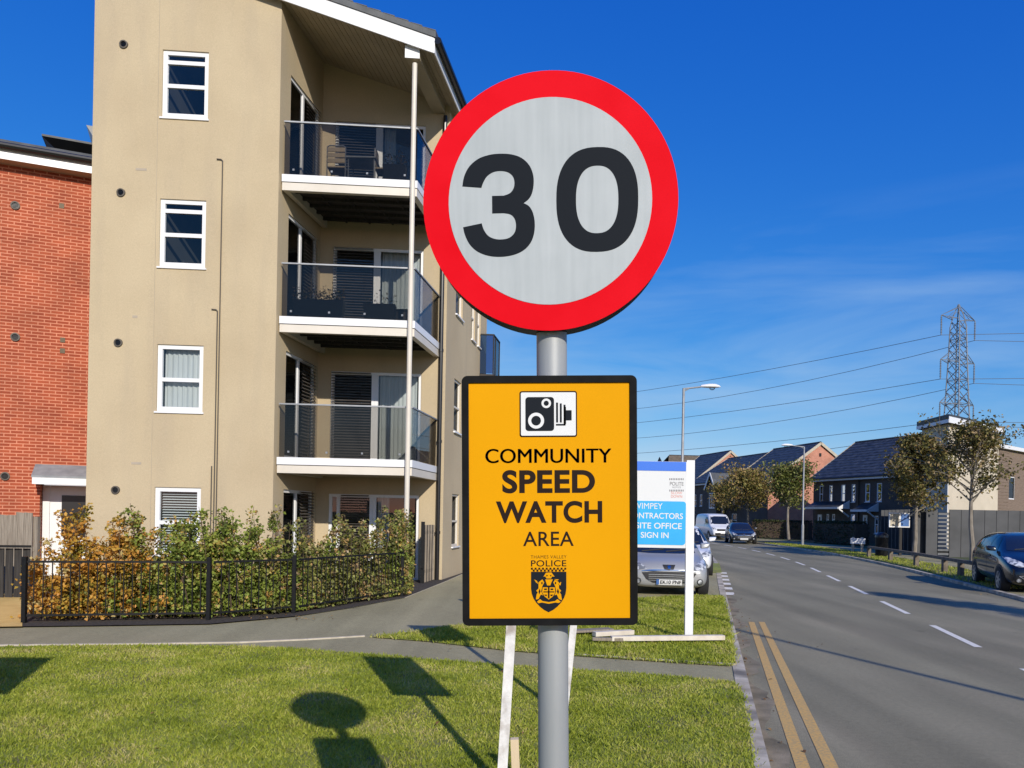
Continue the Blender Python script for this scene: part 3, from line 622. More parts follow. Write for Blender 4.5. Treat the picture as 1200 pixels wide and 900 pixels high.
# ------------------------------------------------------------ red brick building to the side
M['lead'] = pm('lead_sheet', (.20, .215, .225), (.27, .285, .295), 5, rough=.6)
A0 = Q(104, 300, 18.0); FQ = frame((A0.x, A0.y, 0), 22.3, 112.3)
rb = thing('brick_building', 'red brick apartment building with white eaves board beside the cream block', 'apartment block', (A0.x, A0.y, 0))
mb = MB(); porch = (-.90, 2.0, 0, 2.21); ze = 9.42
wall(mb, FQ, -14, 3, 0, ze, [porch], 0, .5); mb.quad(FQ(3, 0, 0), FQ(3, 8, 0), FQ(3, 8, ze), FQ(3, 0, ze)); mb.quad(FQ(-14, 0, 0), FQ(-14, 0, ze), FQ(-14, 8, ze), FQ(-14, 8, 0)); mb.build('wall', M['brick'], rb, recalc=False)
r = MB(); r.hexa([FQ(-14.4, -.35, ze + .33), FQ(3.2, -.35, ze + .33), FQ(3.2, 8, ze + .33), FQ(-14.4, 8, ze + .33), FQ(-14.4, -.3, ze + .42), FQ(3.2, -.3, ze + .42), FQ(3.2, 8, ze + 2.0), FQ(-14.4, 8, ze + 2.0)]); ro = r.build('roof', M['slatelite'], rb)
r = MB(); r.box(-14.4, 3.2, -.32, -.29, ze - .02, ze + .20, FQ); r.build('eaves_board', M['white'], ro)
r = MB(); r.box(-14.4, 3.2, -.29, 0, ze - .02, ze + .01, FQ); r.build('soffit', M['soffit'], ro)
r = MB(); r.tube([FQ(-14.4, -.39, ze + .25), FQ(3.2, -.39, ze + .25)], .075, 10); r.build('gutter', M['black'], ro)
for (px, py) in ((18, 241), (18, 395), (6, 558)):
    # distance along the wall of that place
    u, v = unroll(px, py); k = u / FPX; s = (k * A0.y - A0.x) / (FQ.a.x - k * FQ.a.y); Yv = A0.y + FQ.a.y * s; disc(rb, FQ, s, EYE - v * Yv / FPX, .095)
for s_, z_ in ((-.62, 8.6), (-.55, 5.25), (-.55, 1.9 + 3.6)): q = MB(); q.box(s_, s_ + .1, -.012, 0, z_, z_ + .11, FQ); q.build('air_brick', M['browntile'], rb)
# upper storey set back, with overhanging eaves
q = MB(); F2 = FQ; wall(q, F2, -.62, 6, ze - .5, 10.45, (), 1.6, .1); q.quad(F2(-.62, 1.6, ze - .5), F2(-.62, 1.6, 10.45), F2(-.62, 6, 10.45), F2(-.62, 6, ze - .5)); q.build('upper_wall', M['brick'], rb, recalc=False)
q = MB(); q.hexa([F2(-.75, 1.45, 10.36), F2(6, 1.45, 10.36), F2(6, 6, 10.36), F2(-.75, 6, 10.36), F2(-1.15, 1.0, 10.6), F2(6, 1.0, 10.6), F2(6, 6, 10.6), F2(-1.15, 6, 10.6)]); q.build('upper_roof', M['black'], rb)
q = MB(); q.box(-1.16, 6, .98, 6, 10.602, 10.65, F2); q.build('roof_edge', M['slatelite'], rb)
q = MB(); wall(q, F2, -.15, 6, 10.5, 11.55, (), 3.2, .1); q.build('tower_wall', M['brick'], rb, recalc=False)
q = MB(); q.hexa([F2(-.2, 3.1, 11.5), F2(6, 3.1, 11.5), F2(6, 6, 11.5), F2(-.2, 6, 11.5), F2(-.45, 2.8, 11.85), F2(6, 2.8, 11.85), F2(6, 6, 11.85), F2(-.45, 6, 11.85)]); q.build('tower_roof', M['whitepaint'], rb)
# porch: canopy and recessed white door with dark light
q = MB(); q.hexa([FQ(-1.0, -.45, 2.34), FQ(2.1, -.45, 2.34), FQ(2.1, 0, 2.34), FQ(-1.0, 0, 2.34), FQ(-1.0, -.45, 2.39), FQ(2.1, -.45, 2.39), FQ(2.1, 0, 2.66), FQ(-1.0, 0, 2.66)]); pc = q.build('porch_canopy', M['lead'], rb)
q = MB(); q.box(-.98, 2.1, -.475, -.452, 2.19, 2.338, FQ); q.box(-.98, 2.1, -.45, -.003, 2.215, 2.235, FQ); q.build('fascia', M['white'], pc)
q = MB(); q.box(-.74, 1.98, .3, .34, .02, 2.19, FQ); do = q.build('door', M['white'], rb)
q = MB(); q.box(-.50, .04, .28, .297, 1.0, 1.96, FQ); q.build('door_light', M['black'], do)
q = MB(); q.box(-.89, -.745, .28, .36, .02, 2.19, FQ); q.build('door_side', M['white'], rb)

# weathered board fence left of the planting
fn = thing('board_fence', 'weathered grey board fence panel at the foot of the brick wall', 'fence', (-9.0, 14.3, 0))
x = Q(37, 650, 14.2).x; k = 0
while k < 30:
    w = .125; x1 = x - k * (w + .004); y1 = 14.2 - k * .035; h = 1.56 - .012 * k + rnd.uniform(-.03, .03)
    q = MB(); q.hexa([(x1 - w, y1 - .035, 0), (x1, y1, 0), (x1, y1 + .02, 0), (x1 - w, y1 - .015, 0), (x1 - w, y1 - .035 - .0, h + rnd.uniform(-.02, .02)), (x1, y1, h), (x1, y1 + .02, h), (x1 - w, y1 - .015, h)]); q.build('board', M['timber'], fn); k += 1
q = MB(); q.bar((x + .02, 14.27, .9), (x - 3.9, 13.17, .9), .06, .09); q.build('rail', M['timber'], fn)
q = MB(); q.bar((x + .03, 14.29, 0), (x + .03, 14.29, 1.5), .09); q.build('post', M['timber'], fn)
fd = thing('board_screen', 'low dark boards with a black top rail before the weathered fence', 'fence', (-9.6, 13.4, 0))
for i in range(24):
    x1 = Q(35, 650, 13.45).x - i * .13; q = MB(); q.box(x1 - .122, x1, 13.45 - i * .034, 13.47 - i * .034, 0, .95); q.build('board', M['darktimber'], fd)
q = MB(); q.bar((Q(36, 650, 13.4).x, 13.40, .99), (x - 3.3, 12.55, .99), .05, .04); q.build('rail', M['blackmetal'], fd)
# side gate between planting and downpipe
g0 = P(492, 690, 0); g0 = Vector((g0.x, 17.6, 0)); g1 = FB(SC - .2, TB - .12, 0)
gt_ = thing('side_gate', 'dark vertical board gate between the planting and the downpipe', 'gate', tuple(g1))
for i in range(12):
    a = g0.lerp(g1, i / 12); b_ = g0.lerp(g1, (i + .93) / 12); q = MB(); q.bar(a.lerp(b_, .5) + Vector((0, 0, .1)), a.lerp(b_, .5) + Vector((0, 0, 1.42)), .085, .02); q.build('board', M['timber'] if i % 3 else M['darktimber'], gt_)
q = MB(); q.bar(g0 + Vector((0, -.03, 1.25)), g1 + Vector((0, -.03, 1.25)), .05, .08); q.bar(g0 + Vector((0, -.03, .35)), g1 + Vector((0, -.03, .35)), .05, .08); q.bar(g0 + Vector((0, -.035, .4)), g1 + Vector((0, -.035, 1.2)), .03, .07); q.build('gate_frame', M['blackmetal'], gt_)
q = MB(); q.bar(g0, g0 + Vector((0, 0, 1.5)), .08); q.build('post', M['blackmetal'], gt_)
# ------------------------------------------------------------ black railing and the planting behind it
RP = [P(-60, 731, ZP), P(28, 731.5, ZP), P(244, 728, ZP), P(344, 720, ZP), P(471, 700, ZP)]
RP = [Vector((p.x, p.y, ZP)) for p in RP]
def railing(name, label, A, B, gap=.112, first=False):
    r_ = thing(name, label, 'railing', tuple(A), 'black railings along the planting bed'); d = (B - A).normalized(); L = (B - A).length; H = .86
    for p in ((A, B) if first else (B,)):
        q = MB(); q.bar(p, p + Vector((0, 0, H + .07)), .055); q.build('post', M['blackmetal'], r_)
    for z in (.12, H): q = MB(); q.bar(A + Vector((0, 0, z)), B + Vector((0, 0, z)), .010, .03); q.build('rail', M['blackmetal'], r_)
    n = int(L / gap)
    for i in range(1, n):
        p = A + d * (L * i / n); q = MB(); q.tube([p + Vector((0, 0, .13)), p + Vector((0, 0, H - .01))], .0085, 5); q.build('bar', M['blackmetal'], r_)
railing('metal_railing', 'black metal railing panel in front of the orange bush and green bushes', RP[1], RP[2], first=True)
railing('metal_railing', 'short black railing panel in front of the sparse middle bush', RP[2] + Vector((.06, .01, 0)), RP[3])
railing('metal_railing', 'black railing panel curving back past the tall dense bush', RP[3] + Vector((.05, .05, 0)), RP[4])
OR = [(0, (0.171, 0.180, 0.033)), (.3, (0.415, 0.288, 0.044)), (.55, (0.620, 0.336, 0.050)), (.8, (0.620, 0.288, 0.055)), (1, (0.537, 0.420, 0.165))]
GR = [(0, (0.104, 0.132, 0.024)), (.25, (0.183, 0.240, 0.039)), (.5, (0.293, 0.360, 0.061)), (.7, (0.366, 0.372, 0.083)), (.85, (0.512, 0.348, 0.099)), (.95, (0.610, 0.324, 0.066)), (1, (0.549, 0.420, 0.242))]
BR = [(0, (0.110, 0.102, 0.044)), (.3, (0.183, 0.198, 0.050)), (.55, (0.268, 0.288, 0.066)), (.75, (0.366, 0.276, 0.121)), (.9, (0.537, 0.312, 0.099)), (1, (0.549, 0.420, 0.264))]
M['leaf_orange'] = leaf_mat('orange_leaf', OR, 2.8, .25, 2.6, .5); M['leaf_green'] = leaf_mat('green_hedge_leaf', GR, 3.2, .25, 3.0, .5); M['leaf_brown'] = leaf_mat('browning_leaf', BR, 3.0, .25, 2.8, .5)
TOP = [(20, 668), (32, 645), (48, 622), (62, 606), (90, 590), (112, 600), (122, 630), (132, 652), (142, 622), (152, 600), (166, 595), (178, 610), (196, 622), (212, 612), (228, 603), (240, 600), (256, 612), (272, 602), (286, 600), (306, 606), (320, 624), (332, 604), (344, 612), (354, 640), (372, 648), (392, 628), (408, 612), (424, 603), (450, 596), (466, 603), (482, 618), (492, 634), (502, 660)]
def top_h(v):
    """height the planting reaches at a place along the bed"""
    p = 600 + FPX * v.x / v.y; q = np.interp(p, [a for a, _ in TOP], [b for _, b in TOP]); return Q(p, q - 7, v.y).z - ZP
def shrub(label, px, py, half, depth, h, n, mat, seed, loose=.15, back=.5, base=.12):
    """upright bush: leaves in sprays along arching shoots, thick low down, with a ragged top"""
    p = P(px, py, ZP); b = Vector((p.x, p.y + back, ZP)); r_ = thing('shrub', label, 'shrub', tuple(b), 'shrubs behind the railing'); g = np.random.default_rng(seed); st = MB(); cen = []
    ns = max(16, int(half * 46))
    for i in range(ns):
        bx, by = min(g.uniform(-half, half), RP[-1].x - .05 - b.x), g.uniform(-depth, depth) * .5; by += float(np.interp(b.x + bx, [v.x for v in RP], [v.y for v in RP]) - (b.y - back)); lim = min(max(top_h(b + Vector((bx, by, 0))), .5), h * 1.12)
        tall = i % 3 == 0; hh = lim * (g.uniform(.9, 1.04) if tall else g.uniform(.45, .84)); lean = g.normal(0, .10, 2)
        pts = [Vector((bx + lean[0] * t * hh, by + lean[1] * t * hh, hh * t)) for t in (0, .35, .7, 1)]
        for q in range(1, 4): pts[q] += Vector(g.normal(0, .03, 3))
        st.tube([q + b for q in pts], [.012, .009, .006, .003], 5); a = np.array([[q.x, q.y, q.z] for q in pts])
        nodes_ = 13 if tall else 16
        for k in range(nodes_):
            t = min(1.0, max(.05, (k + g.random()) / nodes_)); c0 = np.array([np.interp(t, [0, .35, .7, 1], a[:, m]) for m in range(3)]); sp = loose * (1.25 - 1.0 * t); c1 = c0 + g.normal(0, 1, 3) * sp * np.array([1, .9, .5])
            m = max(3, int(n * 3.4 / ns / nodes_ * (1.3 - .72 * t) * g.uniform(.3, 1.7))); f = g.random(m)[:, None]; cen.append(c0 + (c1 - c0) * (.25 + f) + np.clip(g.normal(0, 1, (m, 3)), -1.7, 1.7) * .048)
    c = np.concatenate(cen); c = c[c[:, 2] > base * .4]
    ry = np.interp(c[:, 0] + b.x, [v.x for v in RP], [v.y for v in RP]); c[:, 1] = np.maximum(c[:, 1], ry - b.y + .03 - np.abs(g.normal(0, .04, len(c)))); c = c[c[:, 0] + b.x < RP[-1].x + .12 + .0 * c[:, 0]]
    st.build('stem', M['hedgestem'], r_); leaf_cloud('foliage', c + np.array(b), .060, M[mat], r_, up=.15, seed=seed, ratio=.72)
shrub('bushy orange leaved shrub at the end of the bed by the board fence', 82, 731, .62, .6, 1.72, 5200, 'leaf_orange', 31, .17)
shrub('green shrub with thin bare tips under the lowest round vent', 160, 731, .55, .6, 1.62, 3000, 'leaf_green', 32, .14)
shrub('green and orange shrub below the ground floor window with blind', 222, 730, .55, .6, 1.66, 3800, 'leaf_green', 33, .16)
shrub('spreading light green shrub under the thin wall pipes', 290, 727, .62, .7, 1.60, 3900, 'leaf_green', 34, .17)
shrub('sparse browning shrub beneath the balcony edge', 352, 719, .55, .7, 1.62, 2700, 'leaf_brown', 35, .16)
shrub('tall dense shrub with an orange spray below the balcony post', 420, 709, .85, .8, 1.98, 6800, 'leaf_brown', 36, .2, .6)
shrub('small green shrub crowding the far railing post', 470, 700, .36, .6, 1.62, 2000, 'leaf_green', 37, .15, .55)
shrub('low straggly shrub behind the first two green ones', 190, 727, .5, .5, 1.15, 1500, 'leaf_brown', 38, .18, .85)

# ------------------------------------------------------------ terraced houses across the road
def house(name, label, O, a, b, L, D, ez, rz, wmat, rmat, gable=None, wins=(), hip0=0, over=.3, base_t=0):
    """gabled house: ridge runs along s; s = 0 and s = L are the gable ends, t = 0 the front. wins: (s0, s1, z0, z1)"""
    F = frame(O, a, b); r_ = thing(name, label, 'house', tuple(Vector(O)))
    q = MB(); wall(q, F, 0, L, 0, ez, wins, 0, .08); q.build('wall', M[wmat], r_, recalc=False); q = MB(); q.quad(F(0, D, 0), F(0, D, ez), F(L, D, ez), F(L, D, 0)); q.build('back_wall', M[wmat], r_, recalc=False)
    for s in (0, L):
        q = MB(); c = D / 2; pts = [F(s, 0, 0), F(s, D, 0), F(s, D, ez), F(s, c, rz), F(s, 0, ez)]; q.poly(pts); q.uv[0] = [(0, 0), (D, 0), (D, ez), (c, rz), (0, ez)]; q.build('gable_wall', M[gable or wmat], r_, recalc=False)
    k = (rz - ez) / (D / 2); q = MB(); o = over; th = .14
    for t0, t1, in ((-o, D / 2), (D + o, D / 2)):
        za = ez - k * o + .1; zb = rz + .1
        q.hexa([F(-.12, t0, za), F(L + .12, t0, za), F(L + .12, t1, zb), F(-.12 + hip0, t1, zb), F(-.12, t0, za + th), F(L + .12, t0, za + th), F(L + .12, t1, zb + th), F(-.12 + hip0, t1, zb + th)])
        # courses of tiles
        n = 13
        for i in range(n):
            u0, u1 = i / n, (i + .97) / n; T = lambda u: t0 + (t1 - t0) * u; Z = lambda u: za + th + (zb - za) * u
            q.hexa([F(-.13 + hip0 * u0, T(u0), Z(u0)), F(L + .13, T(u0), Z(u0)), F(L + .13, T(u1), Z(u1)), F(-.13 + hip0 * u1, T(u1), Z(u1)), F(-.13 + hip0 * u0, T(u0), Z(u0) + .04), F(L + .13, T(u0), Z(u0) + .04), F(L + .13, T(u1), Z(u1) + .012), F(-.13 + hip0 * u1, T(u1), Z(u1) + .012)])
    ro = q.build('roof', M[rmat], r_)
    q = MB(); q.tube([F(-.1 + hip0, D / 2, rz + .27), F(L + .1, D / 2, rz + .27)], .07, 6); q.build('ridge_tiles', M['slate'], ro)
    q = MB(); q.box(-.12, L + .12, -o - .02, -o + .02, ez - k * o - .02, ez - k * o + .2, F); q.build('eaves_board', M['whitepaint'], ro)
    q = MB(); q.tube([F(-.12, -o - .07, ez - k * o + .17), F(L + .12, -o - .07, ez - k * o + .17)], .06, 6); q.build('gutter', M['black'], ro)
    for s in (-.15, L + .15):
        if hip0 and s < 0: continue
        q = MB()
        for t0 in (-o, D + o): q.bar(F(s, t0, ez - k * o + .12), F(s, D / 2, rz + .16), .05, .24)
        q.build('verge_board', M['edging'], ro)
    for h in wins: window(r_, F, h, t=.02, fw=.07, trans=[(h[2] + h[3]) / 2] if h[3] - h[2] > .9 else (), sill=.06, glass='glass', depth=.8)
    return r_, F
# dark terrace pair with five upper windows
FA_O = (24.3, 62, 0); FA_a, FA_b = math.degrees(math.atan2(-.957, .29)), math.degrees(math.atan2(.29, .957))
FAf = frame(FA_O, FA_a, FA_b)
def s_at(F, px, py=600):
    u, _ = unroll(px, py); k = u / FPX; return (k * F.O.y - F.O.x) / (F.a.x - k * F.a.y)
wa = []
for x0, x1 in ((959.8, 964), (971.2, 975.2), (985.2, 990), (997.4, 1002), (1013.4, 1019), (1027, 1033)): wa.append((s_at(FAf, x0), s_at(FAf, x1), 3.1, 4.45))
for x0, x1, z0, z1 in ((968.5, 971.5, 1.3, 2.2), (975, 978.5, 1.3, 2.2), (997, 1002, 1.2, 2.2), (1025, 1029.5, .8, 2.1)): wa.append((s_at(FAf, x0), s_at(FAf, x1), z0, z1))
ha, FA = house('terraced_house', 'dark brick terraced house with blue grey slate roof and tall narrow white windows', FA_O, FA_a, FA_b, 12.0, 8.2, 5.0, 7.9, 'darkbrick', 'slate', None, wa)
for x0, x1, zt in ((955, 995, 2.95), (1010, 1029, 2.75)):
    s0, s1 = s_at(FA, x0), s_at(FA, x1); q = MB(); q.hexa([FA(s0, -1.0, zt - .35), FA(s1, -1.0, zt - .35), FA(s1, 0, zt - .28), FA(s0, 0, zt - .28), FA(s0, -1.0, zt - .28), FA(s1, -1.0, zt - .28), FA(s1, -.002, zt + .25), FA(s0, -.002, zt + .25)]); po_ = q.build('porch_roof', M['slate'], ha)
    q = MB(); q.box(s0, s1, -1.04, -1.003, zt - .38, zt - .22, FA); q.build('fascia', M['whitepaint'], po_)
    q = MB(); q.hexa([FA(s1 + .002, -1.0, zt - .36), FA(s1 + .05, -1.0, zt - .36), FA(s1 + .05, 0, zt - .36), FA(s1 + .002, 0, zt - .36), FA(s1 + .002, -1.0, zt - .24), FA(s1 + .05, -1.0, zt - .24), FA(s1 + .05, -.01, zt + .27), FA(s1 + .002, -.01, zt + .27)]); q.bar(FA(s1 + .03, -.95, zt - .38), FA(s1 + .03, -.03, zt - .95), .09); q.build('side_bracket', M['whitepaint'], po_)
for x0, x1 in ((959, 963.5), (1012, 1017)):
    s0, s1 = s_at(FA, x0), s_at(FA, x1); q = MB(); q.box(s0, s1, -.05, -.003, .05, 2.15, FA); d_ = q.build('door', M['whitepaint'], ha); q = MB(); q.box(s0 + .14, s1 - .14, -.06, -.051, 1.0, 1.95, FA); q.build('door_light', M['black'], d_)
q = MB(); q.tube([FA(s_at(FA, 1006.5), -.08, .1), FA(s_at(FA, 1006.5), -.08, 4.7)], .05, 6); q.build('downpipe', M['black'], ha)
# salmon gable house and the lower link behind it
FC_a = math.degrees(math.atan2(.2, .98))
O_C = Vector((23.3, 70, 0)); Fc = frame(O_C, FC_a, FC_a + 90)
# its front faces the road: build with s along the road side, t into the house
hc, FC = house('gable_house', 'house with salmon brick gable end and plain black tiled roof', tuple(Fc(0, 8, 0)), FC_a - 90, FC_a, 8.0, 10.4, 5.0, 8.65, 'darkbrick', 'slate', 'salmon', [(1.2, 2.0, 3.1, 4.4), (4.0, 4.8, 3.1, 4.4), (1.2, 2.2, .9, 2.2)])
q = MB(); q.box(7.99 + .02, 8.06, 5.1, 5.3, 7.6, 7.9, FC); q.build('gable_vent', M['black'], hc)
hl, FLk = house('link_house', 'lower dark link house with a gabled bay and wide black roof', tuple(Fc(0.4, 17.2, 0)), FC_a - 90, FC_a, 9.1, 9.0, 5.5, 8.3, 'darkbrick', 'slate', None, [(.6, 1.3, 3.0, 4.3), (2.2, 2.8, 3.0, 4.3)])
q = MB(); bx0, bx1 = 6.9, 8.8; bc = (bx0 + bx1) / 2
for s in (bx0, bx1): q.quad(FLk(s, 0, 0), FLk(s, -1.3, 0), FLk(s, -1.3, 4.9), FLk(s, 0, 4.9))
q.poly([FLk(bx0, -1.3, 0), FLk(bx1, -1.3, 0), FLk(bx1, -1.3, 4.9), FLk(bc, -1.3, 6.2), FLk(bx0, -1.3, 4.9)]); by = q.build('bay', M['darkbrick'], hl, recalc=False)
q = MB()
for s0 in (bx0 - .25, bx1 + .25): q.hexa([FLk(s0, -1.6, 4.6), FLk(bc, -1.6, 6.25), FLk(bc, 2.4, 6.25), FLk(s0, 2.4, 4.6), FLk(s0, -1.6, 4.72), FLk(bc, -1.6, 6.38), FLk(bc, 2.4, 6.38), FLk(s0, 2.4, 4.72)])
q.build('bay_roof', M['slatelite'], by)
q = MB()
for s0 in (bx0 - .27, bx1 + .27): q.bar(FLk(s0, -1.63, 4.64), FLk(bc, -1.63, 6.32), .05, .2)
q.build('verge_board', M['whitepaint'], by)
window(hl, frame(FLk(0, -1.3, 0), FC_a - 90, FC_a), (7.25, 8.45, 2.7, 4.3), t=-.04, fw=.09, mull=[7.85], depth=.1, room=False, name='window')
hd, FD = house('gable_house', 'farther house with only the tip of its salmon gable above the dark link roof', (19.2, 97, 0), FC_a - 90, FC_a, 8.0, 9.6, 5.6, 9.4, 'darkbrick', 'slate', 'salmon', [(1, 1.8, 3.2, 4.5), (3.4, 4.2, 3.2, 4.5)])
he, FE = house('distant_house', 'distant house with a long brown tiled roof beyond the dark terrace', (22.6, 112, 0), 5, 95, 9.5, 9, 8.2, 10.9, 'darkbrick', 'browntile', None, [(2, 3, 5, 6.4), (5, 6, 5, 6.4)], hip0=1.6)
hf, FF = house('distant_house', 'dark house with plain roof end just behind the white board', (13.0, 98, 0), 0, 90, 6.8, 9, 5.0, 7.2, 'darkbrick', 'slate', None, [(1, 2, 3.2, 4.4), (4, 5, 3.2, 4.4)])
# cream block with flat oversailing roof
bO = Q(1110, 600, 40); bO.z = 0; ba = 39; bb = 88
fb = frame(bO, ba, bb); cb = thing('flat_roofed_block', 'cream rendered block with flat oversailing roof edged in white', 'block of flats', tuple(bO))
BW = 6.9; hB = 6.85; M['palerender'] = pm('pale_render', (.56, .49, .37), (.64, .56, .43), .8, rough=.9)
q = MB(); wall(q, fb, 0, BW, 0, hB, [], 0, .1); q.quad(fb(0, 0, 0), fb(0, 0, hB), fb(0, 2.8, hB), fb(0, 2.8, 0)); q.quad(fb(BW, 0, 0), fb(BW, 2.8, 0), fb(BW, 2.8, hB), fb(BW, 0, hB)); q.quad(fb(0, 2.8, 0), fb(0, 2.8, hB), fb(BW, 2.8, hB), fb(BW, 2.8, 0)); q.build('wall', M['palerender'], cb, recalc=False)
q2 = MB(); q2.box(-.004, .06, -.004, -.001, 0, hB - .05, fb); q2.build('corner_bead', M['white'], cb)
q = MB(); q.box(-.45, BW + .3, -.35, 3.0, hB + .001, hB + .42, fb); rr = q.build('roof', M['slate'], cb)
q = MB(); q.box(-.45, BW + .3, -.38, -.352, hB - .02, hB + .30, fb); q.build('eaves_board', M['white'], rr)
q = MB(); q.box(-.48, -.453, -.35, 3.0, hB - .02, hB + .16, fb); q.build('side_board', M['whitepaint'], rr)
# lower brown sided wing further right
M['siding'] = pm('brown_siding', (.17, .12, .085), (.24, .18, .13), 3, rough=.8, stretch=(1, 1, 14))
wO = fb(BW + .02, .8, 0); fw_ = frame(wO, ba, bb); wg = thing('timber_clad_block', 'brown boarded block with thin flat roof beyond the cream block', 'block of flats', tuple(wO))
q = MB(); wall(q, fw_, 0, 9, 0, 6.2, [(3, 4, 3.2, 4.6)], 0, .1); q.quad(fw_(0, 0, 0), fw_(0, 0, 6.2), fw_(0, 6, 6.2), fw_(0, 6, 0))
for i in range(30): q.box(0, 2.98, -.025, -.001, .2 + i * .2, .37 + i * .2, fw_)
q.build('wall', M['siding'], wg, recalc=False); window(wg, fw_, (3, 4, 3.2, 4.6), t=.04, depth=.8)
q = MB(); q.box(-.3, 9.2, -.3, 6, 6.2, 6.42, fw_); q.build('roof', M['whitepaint'], wg)
# dark boarded screen fence with a louvred gate
s0 = Q(1085, 620, 36.5); s1 = Vector((29.5, 36.2, 0)); s0.z = 0
sf_ = thing('screen_fence', 'tall dark grey vertical board fence below the cream block', 'fence', tuple(s0)); d = (s1 - s0).normalized(); L = (s1 - s0).length; hF = 2.32; nB = 18
M['louvre'] = pm('louvre_grey', (.10, .105, .11), (.14, .145, .15), 3, rough=.6)
M['screen'] = pm('dark_screen', (.045, .047, .05), (.07, .072, .076), 1.2, rough=.6)
for i in range(nB):
    if i == 1: continue
    a, b_ = s0 + d * (L * i / nB), s0 + d * (L * (i + .965) / nB); z = .06; q = MB(); off = Vector((d.y, -d.x, 0)) * .03
    q.hexa([a + off, b_ + off, b_ - off, a - off, a + off + Vector((0, 0, hF)), b_ + off + Vector((0, 0, hF)), b_ - off + Vector((0, 0, hF)), a - off + Vector((0, 0, hF))]); q.build('board', M['screen'], sf_)
q = MB(); q.bar(s0 + Vector((0, .06, hF - .2)), s1 + Vector((0, .06, hF - .2)), .05, .1); q.bar(s0 + Vector((0, .06, .3)), s1 + Vector((0, .06, .3)), .05, .1); q.build('rail', M['blackmetal'], sf_)
a, b_ = s0 + d * (L * 1.03 / nB), s0 + d * (L * 1.96 / nB); q = MB()
for i in range(11): q.bar(a + Vector((0, 0, .2 + i * .19)), b_ + Vector((0, 0, .2 + i * .19)), .04, .10)
q.build('louvre_gate', M['louvre'], sf_)
sd = MB(); e0 = s0; e1 = s0 + Vector((1.2, 6.5, 0))
for i in range(10):
    a, b_ = e0.lerp(e1, i / 10), e0.lerp(e1, (i + .95) / 10); q = MB(); q.bar(a.lerp(b_, .5), a.lerp(b_, .5) + Vector((0, 0, hF)), .05, (b_ - a).length, up=d); q.build('board', M['screen'], sf_)
# ------------------------------------------------------------ trees and far hedges
def tree(label, base, h, trunk_h, crown_r, n_leaf, leafsize, mat, seed, tr=.09, shape=1.0, group='street trees across the road', spread=.16, cone=False):
    g = random.Random(seed); ng = np.random.default_rng(seed); r_ = thing('street_tree', label, 'tree', base, group); b = Vector(base); tk = MB(); tips = []
    pts = [b]; p = b.copy(); n = 7
    for i in range(n): p = p + Vector((g.uniform(-.07, .07), g.uniform(-.07, .07), h * .9 / n)); pts.append(p.copy())
    tk.tube(pts, [tr * (1 - .8 * (i / n)) for i in range(n + 1)], 8)
    def at(z):
        for a, c in zip(pts, pts[1:]):
            if a.z <= z <= c.z: return a.lerp(c, (z - a.z) / max(1e-6, c.z - a.z))
        return pts[-1]
    nl = 34
    for i in range(nl):
        f = i / (nl - 1); z0 = trunk_h + (h * .86 - trunk_h) * f; o = at(b.z + z0)
        prof = (math.sin(math.pi * (.16 + .80 * f ** .85)) ** .7 if not cone else min(1, .55 + 2.2 * f) * (1.02 - f) ** .85 + .06) * shape
        L = crown_r * prof * g.uniform(.6, 1.12); a = i * 2.4 + g.uniform(-.4, .4); up = g.uniform(.5, 1.15) + .6 * f
        q = [o]; dr = Vector((math.cos(a), math.sin(a), up)).normalized()
        for k in range(3): dr = (dr + Vector((g.uniform(-.22, .22), g.uniform(-.22, .22), g.uniform(-.1, .16)))).normalized(); q.append(q[-1] + dr * L / 3)
        tk.tube(q, [tr * .36, tr * .24, tr * .14, tr * .05], 5); tips += [(q[1], .5), (q[2], 1), (q[3], 1)]
        for k in range(5):
            s = q[1 + k % 2].lerp(q[2 + k % 2], g.random()); d2 = (dr + Vector((g.uniform(-.9, .9), g.uniform(-.9, .9), g.uniform(-.4, .7)))).normalized(); e = s + d2 * L * g.uniform(.25, .45); tk.tube([s, s.lerp(e, .5) + Vector((0, 0, .03)), e], [tr * .12, tr * .08, tr * .03], 4); tips += [(e, 1.1), (s.lerp(e, .6), .9)]
    tips += [(pts[-1], 1), (pts[-2], .8)]
    W = np.array([w for _, w in tips]); W = W * np.array([g.uniform(.15, 2.2) for _ in tips]); W /= W.sum(); idx = ng.choice(len(tips), n_leaf, p=W); C3 = np.array([tuple(t[0]) for t in tips])[idx]; C3 = C3 + np.clip(ng.normal(0, 1, (n_leaf, 3)), -1.6, 1.6) * spread * crown_r * np.array([1, 1, .8])
    tk.build('trunk', M['bark'], r_); leaf_cloud('crown', C3, leafsize, M[mat], r_, up=.3, seed=seed)
AU = [(0, (.06, .055, .022)), (.3, (.13, .125, .035)), (.55, (.24, .21, .06)), (.8, (.32, .22, .09)), (1, (.40, .30, .18))]
AO = [(0, (.12, .12, .03)), (.35, (.23, .21, .05)), (.65, (.36, .26, .08)), (1, (.45, .29, .13))]
AG = [(0, (.09, .11, .025)), (.4, (.17, .20, .045)), (.75, (.25, .25, .07)), (1, (.34, .26, .11))]
M['leaf_autumn'] = leaf_mat('autumn_leaf', AU, 1.3, .2, 2.4, .6); M['leaf_olive'] = leaf_mat('olive_leaf', AO, .6, .2); M['leaf_tree'] = leaf_mat('green_tree_leaf', AG, .6, .2)
def gp(px, Y, z=ZP): v = Q(px, 600, Y); return (v.x, Y, z)
tree('slender half bare brown leaved tree with pale trunk in front of the cream block', gp(1140, 30.5), 6.0, 2.4, 2.8, 4200, .15, 'leaf_autumn', 41, .105, 1.0, spread=.075, cone=True)
